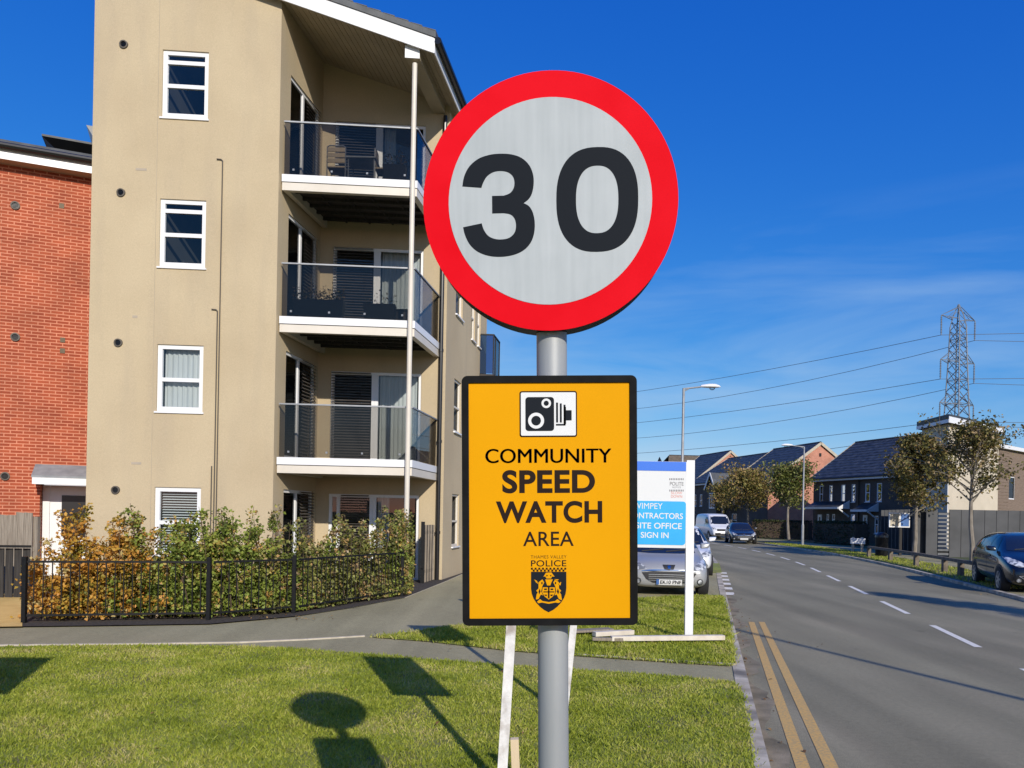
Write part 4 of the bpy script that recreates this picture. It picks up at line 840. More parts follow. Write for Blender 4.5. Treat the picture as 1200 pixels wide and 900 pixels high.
tree('dense bronze green tree between the slate roof and the cream block', gp(1072, 36), 6.0, 2.1, 2.35, 10000, .17, 'leaf_autumn', 42, .11, 1.05, spread=.11, cone=True)
tree('round green tree beside the taller grey lamp column', gp(925, 59), 5.9, 2.5, 2.0, 6500, .2, 'leaf_tree', 43, .13, 1.1, spread=.15)
tree('wide olive and orange tree behind the dark parked car', gp(876, 66), 5.6, 2.3, 2.4, 6500, .22, 'leaf_olive', 44, .13, 1.1, spread=.15)
tree('young half hidden tree standing behind the white van', gp(848, 76), 5.2, 2.3, 1.7, 2200, .22, 'leaf_olive', 45, .11, 1.0, spread=.2)
# unseen narrow tree, added to cast the strip of shade across the carriageway
tree('unseen narrow evergreen added to shade a strip of the carriageway', (12.75, 6.3, ZP), 6.9, .8, .95, 9000, .14, 'leaf_tree', 48, .1, 1.0, None, spread=.2)
# clipped dark hedges
M['leaf_hedge'] = leaf_mat('hedge_leaf', [(0, (.02, .028, .01)), (.5, (.045, .06, .018)), (1, (.11, .12, .04))], 1.2, .1)
def hedge(label, A, B, w, h, n, seed):
    g = np.random.default_rng(seed); A, B = Vector(A), Vector(B); r_ = thing('hedge', label, 'hedge', tuple(A)); d = (B - A); x = Vector((d.y, -d.x, 0)).normalized(); t = g.random(n); k = g.random(n); s = g.uniform(-.5, .5, n); z = g.random(n) * h
    face = g.random(n); s = np.where(face < .45, -.5 + g.normal(0, .03, n), s); s = np.where((face >= .45) & (face < .6), .5 + g.normal(0, .03, n), s); z = np.where(face >= .6, h + g.normal(0, .05, n), z)
    c = np.stack([A.x + d.x * t + x.x * s * w, A.y + d.y * t + x.y * s * w, ZP + z], 1)
    leaf_cloud('foliage', c, .13, M['leaf_hedge'], r_, seed=seed); q = MB(); q.bar(A + Vector((0, 0, h * .5)), B + Vector((0, 0, h * .5)), w * .8, h * .9); q.build('stem', M['hedgestem'], r_)
hedge('dark clipped hedge in front of the dark terrace', gp(962, 55), gp(1010, 51), 1.2, 1.5, 3500, 51)
hedge('low hedge with a sunlit top beside the screen fence', gp(1052, 45), gp(1079, 41), 1.2, 1.7, 2200, 52)
hedge('dark hedge running along the front of the salmon gable house', gp(884, 66), gp(950, 63), 1.2, 1.5, 3200, 53)
# ------------------------------------------------------------ street lamps
def lamp(label, base, h, arm, ang, group='grey lamp columns'):
    r_ = thing('street_lamp', label, 'street lamp', base, group); q = MB(); q.tube([(0, 0, 0), (0, 0, 1.3)], .085, 12); q.build('base_column', M['lampsteel'], r_, local=True, smooth=True)
    q = MB(); q.tube([(0, 0, 1.3), (0, 0, 1.36), (0, 0, h)], [.08, .055, .045], 12); q.build('column', M['lampsteel'], r_, local=True, smooth=True)
    c, s = math.cos(ang), math.sin(ang); q = MB(); q.tube([(0, 0, h - .02), (c * arm, s * arm, h + .06)], .03, 8); q.tube([(0, 0, h - .12), (c * arm * .35, s * arm * .35, h - .0)], .02, 6); a_ = q.build('arm', M['lampsteel'], r_, local=True)
    q = MB(); sec = [(0, .05, .05), (.08, .10, .07), (.3, .15, .10), (.52, .14, .10), (.66, .09, .06), (.72, .02, .02)]; base_i = []
    n = 10
    for d, w, hh in sec:
        for k in range(n):
            a = 2 * math.pi * k / n; y = w * math.cos(a); z = hh * max(math.sin(a), -.25) * 1.1; q.v.append(Vector((c * (arm + d) - s * y, s * (arm + d) + c * y, h + .07 + z)))
    for i in range(len(sec) - 1):
        for k in range(n): q.f.append((i * n + k, i * n + (k + 1) % n, (i + 1) * n + (k + 1) % n, (i + 1) * n + k))
    q.f.append(tuple(range(n))); q.f.append(tuple((len(sec) - 1) * n + k for k in reversed(range(n)))); hd_ = q.build('lamp_head', M['white'], r_, local=True, smooth=True)
    q = MB(); q.lathe([(.11, 0), (.10, -.05), (.05, -.09), (.004, -.10)], 12, 'Z', Matrix.Translation((c * (arm + .42), s * (arm + .42), h + .045))); q.build('lens', M['glass'], hd_, local=True, smooth=True)
b0 = Q(798.5, 603, 28); lamp('lamp column rising behind the white site board with its head towards the road', (b0.x, 28, ZP), 6.35, .62, 0)
b0 = Q(941, 603, 49); lamp('lamp column on the far verge beside the round green tree', (b0.x, 49, ZP), 6.3, .75, math.pi)
lamp('lamp column casting a thin line of shade over the carriageway', (8.15, -1.6, ZP), 9.0, .8, math.pi)

# ------------------------------------------------------------ pylon and cables
py_o = Q(1119, 603, 152); py_o.z = 0
pl_ = thing('pylon', 'grey lattice electricity pylon standing beyond the cream block', 'pylon', tuple(py_o)); px_ = 152 / FPX
prof = [(0, 2.6), (14, 1.95), (24, 1.5), (33, 1.2), (40.5, 1.0), (42.6, .65), (44.9, .05)]
def half(z):
    for (a, x), (b, y) in zip(prof, prof[1:]):
        if a <= z <= b: return x + (y - x) * (z - a) / (b - a)
ca, sa = math.cos(R(24)), math.sin(R(24))
def W(x, y, z): return py_o + Vector((x * ca - y * sa, x * sa + y * ca, z))
def wcn(z, k): h = half(z); return W(*((-h, -h), (h, -h), (h, h), (-h, h))[k], z)
for k in range(4):
    q = MB()
    for (a, _), (b, _) in zip(prof, prof[1:]): q.bar(wcn(a, k), wcn(b, k), .17)
    q.build('leg', M['pylon'], pl_)
lev = [0, 5, 9.5, 13.5, 17, 20, 22.7, 25.2, 27.6, 29.8, 32, 34, 36, 37.9, 39.7, 41.5]
q = MB()
for a, b in zip(lev, lev[1:]):
    for k in range(4):
        q.bar(wcn(a, k), wcn(b, (k + 1) % 4), .10); q.bar(wcn(a, (k + 1) % 4), wcn(b, k), .10)
        if lev.index(a) % 2: q.bar(wcn(a, k), wcn(a, (k + 1) % 4), .10)
q.build('bracing_lattice', M['pylon'], pl_)
ends = []
for z in (42.2, 33.6, 25.2):
    for sg in (-1, 1):
        tip = W(sg * 4.9, 0, z); q = MB(); h = half(z)
        for yy in (-h, h):
            q.bar(W(sg * h, yy, z - .3), tip, .10); q.bar(W(sg * half(min(z + 2.1, 44.8)), yy * .6, min(z + 2.1, 44.8)), tip, .09); q.bar(W(sg * (h + (4.9 - h) * .5), yy * .5, z - .15), W(sg * h, yy * .8, min(z + 1.2, 44)), .07); q.bar(W(sg * h, yy, z - .3), W(sg * (h + (4.9 - h) * .5), -yy * .5, z - .15), .07)
        a_ = q.build('cross_arm', M['pylon'], pl_); e = tip - Vector((0, 0, 3.9)); q = MB(); q.tube([tip, e], .10, 6)
        for i in range(10): q.tube([tip - Vector((0, 0, .5 + i * .32)), tip - Vector((0, 0, .56 + i * .32))], .19, 6)
        q.build('insulator', M['pylon'], a_); ends.append(e)
N2 = Q(540, 603, 285); N3 = Q(1950, 603, 126)
names = ['topmost cable, far arm', 'topmost']
lab = ['upper cable of the topmost pair hanging from the pylon', 'lower cable of the topmost pair hanging from the pylon', 'upper cable of the middle pair on the pylon', 'lower cable of the middle pair on the pylon', 'upper cable of the lowest pair just above the roofs', 'lower cable of the lowest pair just above the roofs']
for i, e in enumerate(ends):
    rel = e - py_o; f1 = Vector((N2.x + rel.x, 285 + rel.y, e.z + 1)); f2 = Vector((N3.x + rel.x, N3.y + rel.y, e.z + 1.5)); q = MB()
    for far, sag in ((f1, 2.6 + 3.0 * (i % 2)), (f2, 1.0 + 1.2 * (i % 2))): q.tube([e.lerp(far, t / 14) - Vector((0, 0, sag * 4 * (t / 14) * (1 - t / 14))) for t in range(15)], .055, 4)
    tag(q.build('power_line', M['wire'], None), lab[i], 'power line', 'cables strung from the pylon')

# ------------------------------------------------------------ road-side things across the street
sn = P(1005, 647, ZP); sgn = thing('street_name_plate', 'low white street name plate on two stubby posts across the road', 'street sign', tuple(sn), None, R(-14))
q = MB(); q.box(-.36, .36, -.02, .02, .42, .72); q.build('plate', M['white'], sgn, local=True, bevel=.01)
for x in (-.22, .22): q = MB(); q.box(x - .06, x + .06, .022, .14, 0, .78); q.build('post', M['edging'], sgn, local=True, bevel=.012)
kr = [along(road_off(RW + .75, ZP), Y) for Y in (21.8, 25, 28.2, 31.5, 34.6)]
M['railwood'] = pm('rail_wood', (.10, .08, .06), (.19, .155, .115), 6, rough=.9)
fnc = thing('knee_rail', 'low timber knee rail along the far verge beside the dark car', 'fence', tuple(kr[0]))
q = MB()
for a, b in zip(kr, kr[1:]): q.bar(a + Vector((0, 0, .46)), b + Vector((0, 0, .46)), .12, .10)
q.build('rail', M['railwood'], fnc)
for a, b in zip(kr, kr[1:] + [None]):
    for t in ((0, .5) if b is not None and a.y < 24 else (0,)):
        p = a.lerp(b, t) if b is not None else a; q = MB(); q.bar(p, p + Vector((0, 0, .41)), .14); q.build('post', M['railwood'], fnc)
nbp = P(1055, 650, ZP); nbp = Vector((Q(1054, 603, 37).x, 37, ZP)); nb_ = thing('notice_board', 'two panel noticeboard, white and blue, on a dark post by the knee rail', 'noticeboard', tuple(nbp))
q = MB(); q.box(-.5, .5, -.03, .03, 1.35, 2.06); q.build('board', M['whitepaint'], nb_, local=True, bevel=.01)
M['bluepanel'] = pm('blue_panel', (.045, .12, .32), (.06, .16, .40), 2, rough=.4)
q = MB(); q.box(-.45, -.02, -.04, -.032, 1.41, 2.0); q.build('pale_panel', M['edging'], nb_, local=True); q = MB(); q.box(.06, .45, -.04, -.032, 1.41, 2.0); q.build('blue_panel', M['bluepanel'], nb_, local=True)
for x in (.1,): q = MB(); q.box(x - .06, x + .06, .035, .15, 0, 2.0); q.build('post', M['darktimber'], nb_, local=True)
bn = thing('litter_bin', 'black litter bin on the far verge below the noticeboard', 'litter bin', (Q(1049, 603, 34.4).x, 35.6, ZP)); q = MB(); q.lathe([(.24, 0), (.27, .1), (.28, .85), (.29, .88)], 16); q.build('body', M['blackmetal'], bn, local=True, smooth=True); q = MB(); q.lathe([(.30, .885), (.29, .98), (.16, 1.1), (.02, 1.12)], 16); q.build('lid', M['black'], bn, local=True, smooth=True)
# ------------------------------------------------------------ vehicles
M['tyre'] = pm('tyre_rubber', (.018, .018, .019), rough=.85); M['rim'] = pm('alloy_rim', (.40, .41, .42), rough=.35, metal=.7)
M['carglass'] = pm('car_glass', (.012, .016, .02), rough=.04, spec=.9); M['lens'] = pm('headlight_lens', (.16, .17, .18), (.66, .68, .69), 11, rough=.08, coat=.6, lo=.42, hi=.58)
M['chrome'] = pm('chrome', (.62, .63, .64), rough=.15, metal=1); M['plastic'] = pm('black_plastic', (.02, .02, .021), rough=.6); M['platewhite'] = pm('plate_white', (.74, .74, .72), rough=.5)
M['silver'] = pm('silver_paint', (.36, .365, .36), (.385, .39, .385), 2, rough=.34, metal=.25, coat=.3); M['carwhite'] = pm('white_car_paint', (.70, .71, .72), rough=.25, coat=.5)
M['navy'] = pm('navy_paint', (.006, .009, .016), rough=.22, metal=.2, coat=.8); M['charcoal'] = pm('charcoal_paint', (.016, .02, .03), rough=.25, metal=.2, coat=.7)
def text_geo(s, bold=0.0, spacing=1.0):
    c = bpy.data.curves.new('lettering', 'FONT'); c.body = s; c.offset = bold; c.space_character = spacing; o = bpy.data.objects.new('lettering', c); COL.objects.link(o); bpy.context.view_layer.update()
    me = o.evaluated_get(bpy.context.evaluated_depsgraph_get()).to_mesh(); v = np.array([tuple(p.co)[:2] for p in me.vertices]); f = [tuple(p.vertices) for p in me.polygons]
    o.to_mesh_clear(); bpy.data.objects.remove(o); bpy.data.curves.remove(c)
    lo, hi = v.min(0), v.max(0); return (v - lo) / (hi - lo), f, (hi - lo)
def text_into(mb, s, F, x0, x1, y0, y1, d, bold=0.0, spacing=1.0):
    """letters filling the box x0..x1, y0..y1 of a face; F(x, y, depth)"""
    v, f, _ = text_geo(s, bold, spacing); mb.add([F(x0 + (x1 - x0) * a, y0 + (y1 - y0) * b, d) for a, b in v], f)
HATCH = dict(st=[(-2.0, .38, .72, .92, .66, .56), (-1.93, .28, .84, 1.06, .79, .62), (-1.72, .24, .92, 1.30, .85, .59), (-1.35, .21, .94, 1.42, .872, .58), (-.6, .2, .94, 1.47, .875, .585), (0, .2, .93, 1.455, .875, .58), (.42, .2, .92, 1.36, .875, .57), (.95, .2, .84, .955, .873, .62), (1.18, .2, .79, .885, .868, .70), (1.55, .2, .73, .825, .845, .66), (1.82, .21, .66, .765, .80, .58), (1.95, .24, .57, .67, .73, .50), (2.0, .32, .50, .58, .62, .40)], wb=1.27, tr=.77, wr=.315)
MPV = dict(st=[(-2.1, .4, .8, 1.05, .68, .56), (-2.03, .3, .9, 1.2, .80, .62), (-1.85, .25, .95, 1.36, .87, .60), (-1.4, .22, .96, 1.46, .895, .60), (-.6, .2, .95, 1.50, .90, .60), (0, .2, .94, 1.48, .90, .60), (.5, .2, .93, 1.38, .90, .585), (1.05, .2, .91, 1.08, .895, .64), (1.25, .2, .88, 1.0, .89, .70), (1.6, .2, .80, .91, .87, .66), (1.9, .21, .70, .80, .82, .58), (2.06, .25, .60, .70, .74, .48), (2.12, .33, .52, .60, .62, .38)], wb=1.32, tr=.79, wr=.325)
VAN = dict(st=[(-2.45, .42, 1.1, 1.92, .90, .78), (-2.4, .36, 1.15, 2.02, .95, .83), (-2.0, .33, 1.15, 2.08, .97, .85), (-.6, .33, 1.15, 2.10, .97, .85), (.5, .32, 1.13, 2.08, .97, .82), (.95, .32, 1.12, 1.98, .96, .77), (1.35, .32, 1.10, 1.55, .95, .76), (1.66, .3, 1.06, 1.22, .94, .76), (1.95, .3, .98, 1.10, .92, .72), (2.28, .3, .84, .95, .88, .64), (2.42, .32, .66, .76, .82, .54), (2.46, .4, .56, .64, .72, .45)], wb=1.5, tr=.82, wr=.34)
def car(name, label, cat, spec, paint, loc, heading, plate='', van=False, rail=None, grp='parked vehicles'):
    r_ = thing(name, label, cat, loc, grp, heading); q = MB(); secs = []
    for (x, zb, zbelt, zt, w, wr) in spec['st']:
        h = [(0, zb), (w * .78, zb), (w * .955, zb + .07), (w, zb + (zbelt - zb) * .42), (w * .985, zbelt - .06), (w * .955, zbelt), ((w * .955 + wr) / 2 + .025, (zbelt + zt) / 2 + .01), (wr, zt - .055), (wr * .8, zt - .015), (0, zt)]
        secs.append([Vector((x, y, z)) for y, z in h] + [Vector((x, -y, z)) for y, z in reversed(h[1:-1])])
    n = len(secs[0])
    for s in secs: q.v += s
    for i in range(len(secs) - 1):
        for k in range(n): q.f.append((i * n + k, i * n + (k + 1) % n, (i + 1) * n + (k + 1) % n, (i + 1) * n + k))
    q.f.append(tuple(range(n))); q.f.append(tuple((len(secs) - 1) * n + k for k in reversed(range(n))))
    o = q.build('body', M[paint], r_, local=True); md = o.modifiers.new('s', 'SUBSURF'); md.levels = md.render_levels = 2
    bpy.context.view_layer.update(); ev = o.evaluated_get(bpy.context.evaluated_depsgraph_get()); me = bpy.data.meshes.new_from_object(ev); o.modifiers.clear(); o.data = me; me.name = 'body'
    for p in me.polygons: p.use_smooth = True
    bv = BVHTree.FromPolygons([v.co.copy() for v in me.vertices], [tuple(p.vertices) for p in me.polygons])
    def patch(nm, outline, axis, mat, off=.006, rings=5, parent=None, sm=True):
        parent = parent or o; m = MB(); pts = []
        for i, a in enumerate(outline):
            b = outline[(i + 1) % len(outline)]
            for t in range(5): pts.append((a[0] + (b[0] - a[0]) * t / 5, a[1] + (b[1] - a[1]) * t / 5))
        cx = sum(p[0] for p in pts) / len(pts); cy = sum(p[1] for p in pts) / len(pts); N_ = len(pts); grid = []
        def hit(u, v):
            if axis == 'F': so_, dr = Vector((5, u, v)), Vector((-1, 0, 0))
            elif axis == 'B': so_, dr = Vector((-5, u, v)), Vector((1, 0, 0))
            elif axis == 'L': so_, dr = Vector((u, 5, v)), Vector((0, -1, 0))
            elif axis == 'R': so_, dr = Vector((u, -5, v)), Vector((0, 1, 0))
            else: so_, dr = Vector((u, v, 5)), Vector((0, 0, -1))
            h = bv.ray_cast(so_, dr); 
            if h[0] is None: h = bv.find_nearest(so_ + dr * (5 - {'F': 2, 'B': 2}.get(axis, .9)))
            return h[0] + h[1] * (off if h[1].dot(dr) < 0 else -off)
        for k in range(1, rings + 1): grid.append([hit(cx + (x - cx) * k / rings, cy + (y - cy) * k / rings) for x, y in pts])
        m.v = [hit(cx, cy)] + [p for row in grid for p in row]
        for i in range(N_): m.f.append((0, 1 + i, 1 + (i + 1) % N_))
        for k in range(rings - 1):
            for i in range(N_): m.f.append((1 + k * N_ + i, 1 + k * N_ + (i + 1) % N_, 1 + (k + 1) * N_ + (i + 1) % N_, 1 + (k + 1) * N_ + i))
        return m.build(nm, M[mat], parent, local=True, smooth=sm, recalc=False)
    st = spec['st']; wb, tr, wr = spec['wb'], spec['tr'], spec['wr']
    def stz(x, i):
        for a, b in zip(st, st[1:]):
            if a[0] <= x <= b[0]: return a[i] + (b[i] - a[i]) * (x - a[0]) / (b[0] - a[0])
        return st[-1][i]
    for sx, nm in ((1, 'wheel'), (-1, 'wheel')):
        for sy in (1, -1):
            ang = [math.pi * k / 10 for k in range(11)]; rad = wr + .055; ax = 'L' if sy > 0 else 'R'
            patch('wheel_arch', [(sx * wb + rad * math.cos(a), wr + rad * math.sin(a)) for a in ang] + [(sx * wb - rad, .24), (sx * wb + rad, .24)], ax, 'plastic', .004, 3)
            T = Matrix.Translation((sx * wb, sy * (tr + .0), wr)); w = MB(); w.lathe([(wr * .62, -.10), (wr * .97, -.105), (wr, -.07), (wr, .07), (wr * .97, .105), (wr * .62, .10)], 28, 'Y', T); ww = w.build('wheel', M['tyre'], r_, local=True, smooth=True)
            w = MB(); w.lathe([(wr * .64, .085), (wr * .64, .108), (wr * .58, .104), (wr * .56, .05), (.001, .05)] if sy > 0 else [(wr * .64, -.085), (wr * .64, -.108), (wr * .58, -.104), (wr * .56, -.05), (.001, -.05)], 28, 'Y', T)
            for k in range(7):
                a = 2 * math.pi * k / 7; w.bar(T @ Vector((0, sy * .085, 0)), T @ Vector((wr * .6 * math.cos(a), sy * .092, wr * .6 * math.sin(a))), .05, .03, up=(0, 1, 0))
            w.build('rim', M['rim'], ww, local=True)
    if not van:
        zw0, zw1 = st[7][3] - .045, st[5][3] - .10; yb, yt = .66, .53
        patch('windscreen', [(-yb, zw0), (-yb * .5, zw0 - .015), (yb * .5, zw0 - .015), (yb, zw0), (yt, zw1), (0, zw1 + .02), (-yt, zw1)], 'F', 'carglass')
        patch('rear_window', [(-.56, 1.0), (.56, 1.0), (.48, st[3][3] - .10), (-.48, st[3][3] - .10)], 'B', 'carglass')
        zt = st[4][3] - .10; zb_ = 1.0
        for ax in 'LR':
            patch('side_window', [(.80, zb_), (.10, zb_), (.10, zt), (.30, zt - .02)], ax, 'carglass'); patch('side_window', [(.02, zb_), (-.88, zb_), (-.86, zt - .02), (.02, zt)], ax, 'carglass'); patch('side_window', [(-.98, zb_ + .02), (-1.42, zb_ + .05), (-1.30, zt - .06), (-.96, zt - .02)], ax, 'carglass')
            patch('door_handle', [(.22, .86), (.42, .86), (.42, .90), (.22, .90)], ax, 'plastic', .012, 2); patch('rubbing_strip', [(-.85, .56), (.85, .56), (.85, .60), (-.85, .60)], ax, 'plastic', .008, 2)
            patch('door_gap_rim', [(.055, .32), (.07, .32), (.07, .98), (.055, .98)], ax, 'plastic', .002, 2)
    else:
        patch('windscreen', [(-.78, 1.24), (.78, 1.24), (.68, 1.86), (-.68, 1.86)], 'F', 'carglass')
        for ax in 'LR': patch('side_window', [(1.30, 1.2), (.45, 1.2), (.45, 1.78), (.85, 1.78)], ax, 'carglass'); patch('door_gap_rim', [(.32, .4), (.34, .4), (.34, 1.9), (.32, 1.9)], ax, 'plastic', .003, 2)
    F_ = dict(h=(.44, .80, .60, .78), gr=(.46, .42, .57)) if van else dict(h=(0, 0, 0, 0))
    if van:
        for s in (1, -1): patch('headlight', [(s * .56, .80), (s * .84, .84), (s * .86, 1.02), (s * .62, .96)], 'F', 'lens', .01)
        patch('grille', [(-.5, .68), (.5, .68), (.52, .86), (-.52, .86)], 'F', 'plastic'); patch('bumper', [(-.84, .36), (.84, .36), (.84, .56), (-.84, .56)], 'F', 'plastic'); patch('number_plate', [(-.26, .50), (.26, .50), (.26, .61), (-.26, .61)], 'F', 'platewhite', .03, 2)
    else:
        hs_ = spec.get('front', 0)
        for s in (1, -1):
            if hs_ == 0: patch('headlight', [(s * .43, .605), (s * .64, .585), (s * .79, .65), (s * .84, .80), (s * .73, .785), (s * .57, .70)], 'F', 'lens', .010)
            else: patch('headlight', [(s * .42, .68), (s * .62, .66), (s * .78, .74), (s * .82, .88), (s * .72, .87), (s * .55, .79)], 'F', 'lens', .010)
            c_ = (s * .63, .36); fo_ = patch('fog_lamp', [(c_[0] + .065 * math.cos(2 * math.pi * k / 8), c_[1] + .065 * math.sin(2 * math.pi * k / 8)) for k in range(8)], 'F', 'plastic', .008, 3); patch('bulb', [(c_[0] + .045 * math.cos(2 * math.pi * k / 8), c_[1] + .045 * math.sin(2 * math.pi * k / 8)) for k in range(8)], 'F', 'lens', .014, 3, fo_)
        if hs_ == 0:
            gr_ = patch('grille', [(-.56, .535), (-.32, .56), (.32, .56), (.56, .535), (.47, .40), (.33, .325), (-.33, .325), (-.47, .40)], 'F', 'plastic', .008)
            for z in (.37, .41, .45, .49): patch('grille_slat', [(-.42, z), (.42, z), (.42, z + .012), (-.42, z + .012)], 'F', 'rim', .016, 2, gr_)
            patch('bumper_strip', [(-.56, .555), (-.3, .585), (.3, .585), (.56, .555), (.56, .57), (.3, .60), (-.3, .60), (-.56, .57)], 'F', 'chrome', .012, 2)
            eb = patch('emblem', [(-.13, .69), (.13, .69), (.09, .60), (0, .58), (-.09, .60)], 'F', 'plastic', .012, 3); patch('emblem_figure', [(-.035, .605), (-.01, .615), (.03, .605), (.02, .635), (.045, .66), (.0, .672), (-.045, .655), (-.02, .64)], 'F', 'chrome', .02, 2, eb)
            pz = (.295, .40)
        else:
            gr_ = patch('grille', [(-.40, .30), (.40, .30), (.62, .46), (.30, .50), (-.30, .50), (-.62, .46)], 'F', 'plastic', .008)
            rim_ = [(-.40, .29), (.40, .29), (.64, .465), (.30, .51), (-.30, .51), (-.64, .465)]
            for a, b in zip(rim_, rim_[1:] + rim_[:1]): patch('grille_rim', [a, b, (b[0] * .955, .40 + (b[1] - .40) * .86), (a[0] * .955, .40 + (a[1] - .40) * .86)], 'F', 'chrome', .014, 2, gr_)
            patch('upper_grille', [(-.36, .60), (.36, .60), (.38, .665), (-.38, .665)], 'F', 'plastic', .008, 3); patch('grille_bar', [(-.36, .622), (.36, .622), (.36, .64), (-.36, .64)], 'F', 'chrome', .014, 2)
            pz = (.50, .60)
        np_ = patch('number_plate', [(-.26, pz[0]), (.26, pz[0]), (.26, pz[1]), (-.26, pz[1])], 'F', 'platewhite', .03, 2)
        xs = max(v.co.x for v in np_.data.vertices)
        if plate:
            t_ = MB(); text_into(t_, plate, lambda a, b, d: Vector((xs + d, a, b)), -.18, .245, pz[0] + .018, pz[1] - .018, .004, .01); t_.build('plate_lettering', M['black'], np_, local=True, recalc=False)
            t_ = MB(); t_.quad((xs + .003, -.26, pz[0]), (xs + .003, -.205, pz[0]), (xs + .003, -.205, pz[1]), (xs + .003, -.26, pz[1])); t_.build('plate_band', M['bluepanel'], np_, local=True)
        # wipers
        w = MB()
        for y0 in (-.5, .02):
            a = bv.ray_cast(Vector((5, y0, zw0 + .02)), Vector((-1, 0, 0)))[0]; b = bv.ray_cast(Vector((5, y0 + .48, zw0 + .07)), Vector((-1, 0, 0)))[0]
            if a and b: w.bar(a + Vector((.015, 0, .01)), b + Vector((.015, 0, .01)), .014)
        if w.v: w.build('wiper', M['plastic'], r_, local=True)
    mz, mxx = (1.32, 1.15) if van else (1.0, .72)
    for s in (1, -1):
        wy = stz(mxx, 4) * .93; m = MB(); m.hexa([(mxx - .07, s * wy, mz), (mxx + .10, s * wy, mz), (mxx + .08, s * (wy + .15), mz + .02), (mxx - .05, s * (wy + .19), mz + .01), (mxx - .07, s * wy, mz + (.3 if van else .13)), (mxx + .06, s * wy, mz + (.3 if van else .12)), (mxx + .06, s * (wy + .2), mz + (.3 if van else .12)), (mxx - .07, s * (wy + .22), mz + (.3 if van else .14))]); mo = m.build('door_mirror', M['plastic' if van else paint], r_, local=True, smooth=True, bevel=.025)
    if rail:
        for s in (1, -1): m = MB(); m.tube([(.25, s * .56, st[5][3] - .03), (.1, s * .555, st[4][3] + .04), (-1.1, s * .55, st[4][3] + .02), (-1.3, s * .55, st[3][3] - .02)], .016, 6); m.build('roof_rail', M[rail], r_, local=True)
    return r_
hd = math.atan2(-RD.y, -RD.x)
sv = Q(784, 603, 16.7); car('parked_car', 'silver hatchback parked nose out behind the white site board', 'car', HATCH, 'silver', (3.46, 17.85, ZP - .05), R(-95.5), 'EK10 PNF')
car('parked_car', 'white car tucked behind the silver hatchback with only its side showing', 'car', HATCH, 'carwhite', (5.12, 23.4, ZP - .05), R(-100))
M2_ = dict(MPV); M2_['front'] = 1
car('parked_car', 'dark navy people carrier parked by the knee rail beside the screen fence', 'car', M2_, 'navy', (13.32, 19.9, 0), R(-110), '')
car('parked_car', 'small dark hatchback parked in front of the white van', 'car', HATCH, 'charcoal', (15.95, 53.6, 0), R(-99))
car('parked_van', 'white panel van parked behind the dark hatchback down the road', 'van', VAN, 'carwhite', (16.5, 62.5, 0), R(-88), van=True)

# ------------------------------------------------------------ the road sign on its pole
M['red'] = pm('red_sheeting', (.68, .004, .011), (.73, .007, .016), 6, rough=.6, spec=.03); M['yellow'] = pm('yellow_face', (.68, .305, .0015), (.72, .325, .002), 3, rough=.6, spec=.05)
def sheeting():
    m, t, b = nodes('white_sheeting'); N, L = t.nodes, t.links; tc = N.new('ShaderNodeTexCoord'); mp = N.new('ShaderNodeMapping'); mp.inputs['Scale'].default_value = (60, 60, 1.6); L.new(tc.outputs['Object'], mp.inputs[0])
    n = N.new('ShaderNodeTexNoise'); n.inputs['Scale'].default_value = 1; n.inputs['Detail'].default_value = 5; L.new(mp.outputs[0], n.inputs['Vector']); n2 = N.new('ShaderNodeTexNoise'); n2.inputs['Scale'].default_value = 9; n2.inputs['Detail'].default_value = 6; L.new(tc.outputs['Object'], n2.inputs['Vector'])
    a = N.new('ShaderNodeMath'); a.operation = 'MULTIPLY_ADD'; a.inputs[1].default_value = .5; L.new(n.outputs[0], a.inputs[0]); s = N.new('ShaderNodeMath'); s.operation = 'MULTIPLY'; s.inputs[1].default_value = .5; L.new(n2.outputs[0], s.inputs[0]); L.new(s.outputs[0], a.inputs[2])
    c = N.new('ShaderNodeValToRGB'); c.color_ramp.elements[0].position = .36; c.color_ramp.elements[0].color = (.40, .435, .445, 1); c.color_ramp.elements[1].position = .66; c.color_ramp.elements[1].color = (.47, .505, .515, 1); L.new(a.outputs[0], c.inputs[0]); L.new(c.outputs[0], b.inputs['Base Color']); b.inputs['Roughness'].default_value = .5; b.inputs['Specular IOR Level'].default_value = .1
    return m
M['sheeting'] = sheeting(); M['numeral'] = pm('numeral_black', (.013, .016, .021), rough=.6, spec=.05); M['ink'] = pm('black_ink', (.02, .011, .008), rough=.6, spec=.08); M['facewhite'] = pm('face_white', (.70, .71, .70), rough=.5, spec=.2); M['frameblack'] = pm('frame_black', (.008, .008, .008), (.012, .012, .012), 30, rough=.6, spec=.05)
LEAN = R(-1.3); root = Vector((.136, 1.88, ZP)); rs = thing('road_sign', 'round red ringed 30 sign over a yellow speed watch board on a grey steel pole', 'road sign', tuple(root)); rs.rotation_euler = (0, LEAN, 0)
RI = Matrix.Rotation(-LEAN, 3, 'Y')
def SG(px, py, Y):
    return RI @ (Q(px, py, Y) - root)
pole_r = .0372
q = MB(); q.tube([(0, 0, -.1), (0, 0, 2.56)], pole_r, 40); q.build('pole', M['galv'], rs, local=True, smooth=True)
q = MB(); q.lathe([(pole_r + .002, 2.561), (pole_r + .002, 2.585), (pole_r * .7, 2.6), (.002, 2.605)], 32); q.build('pole_cap', M['black'], rs, local=True, smooth=True)
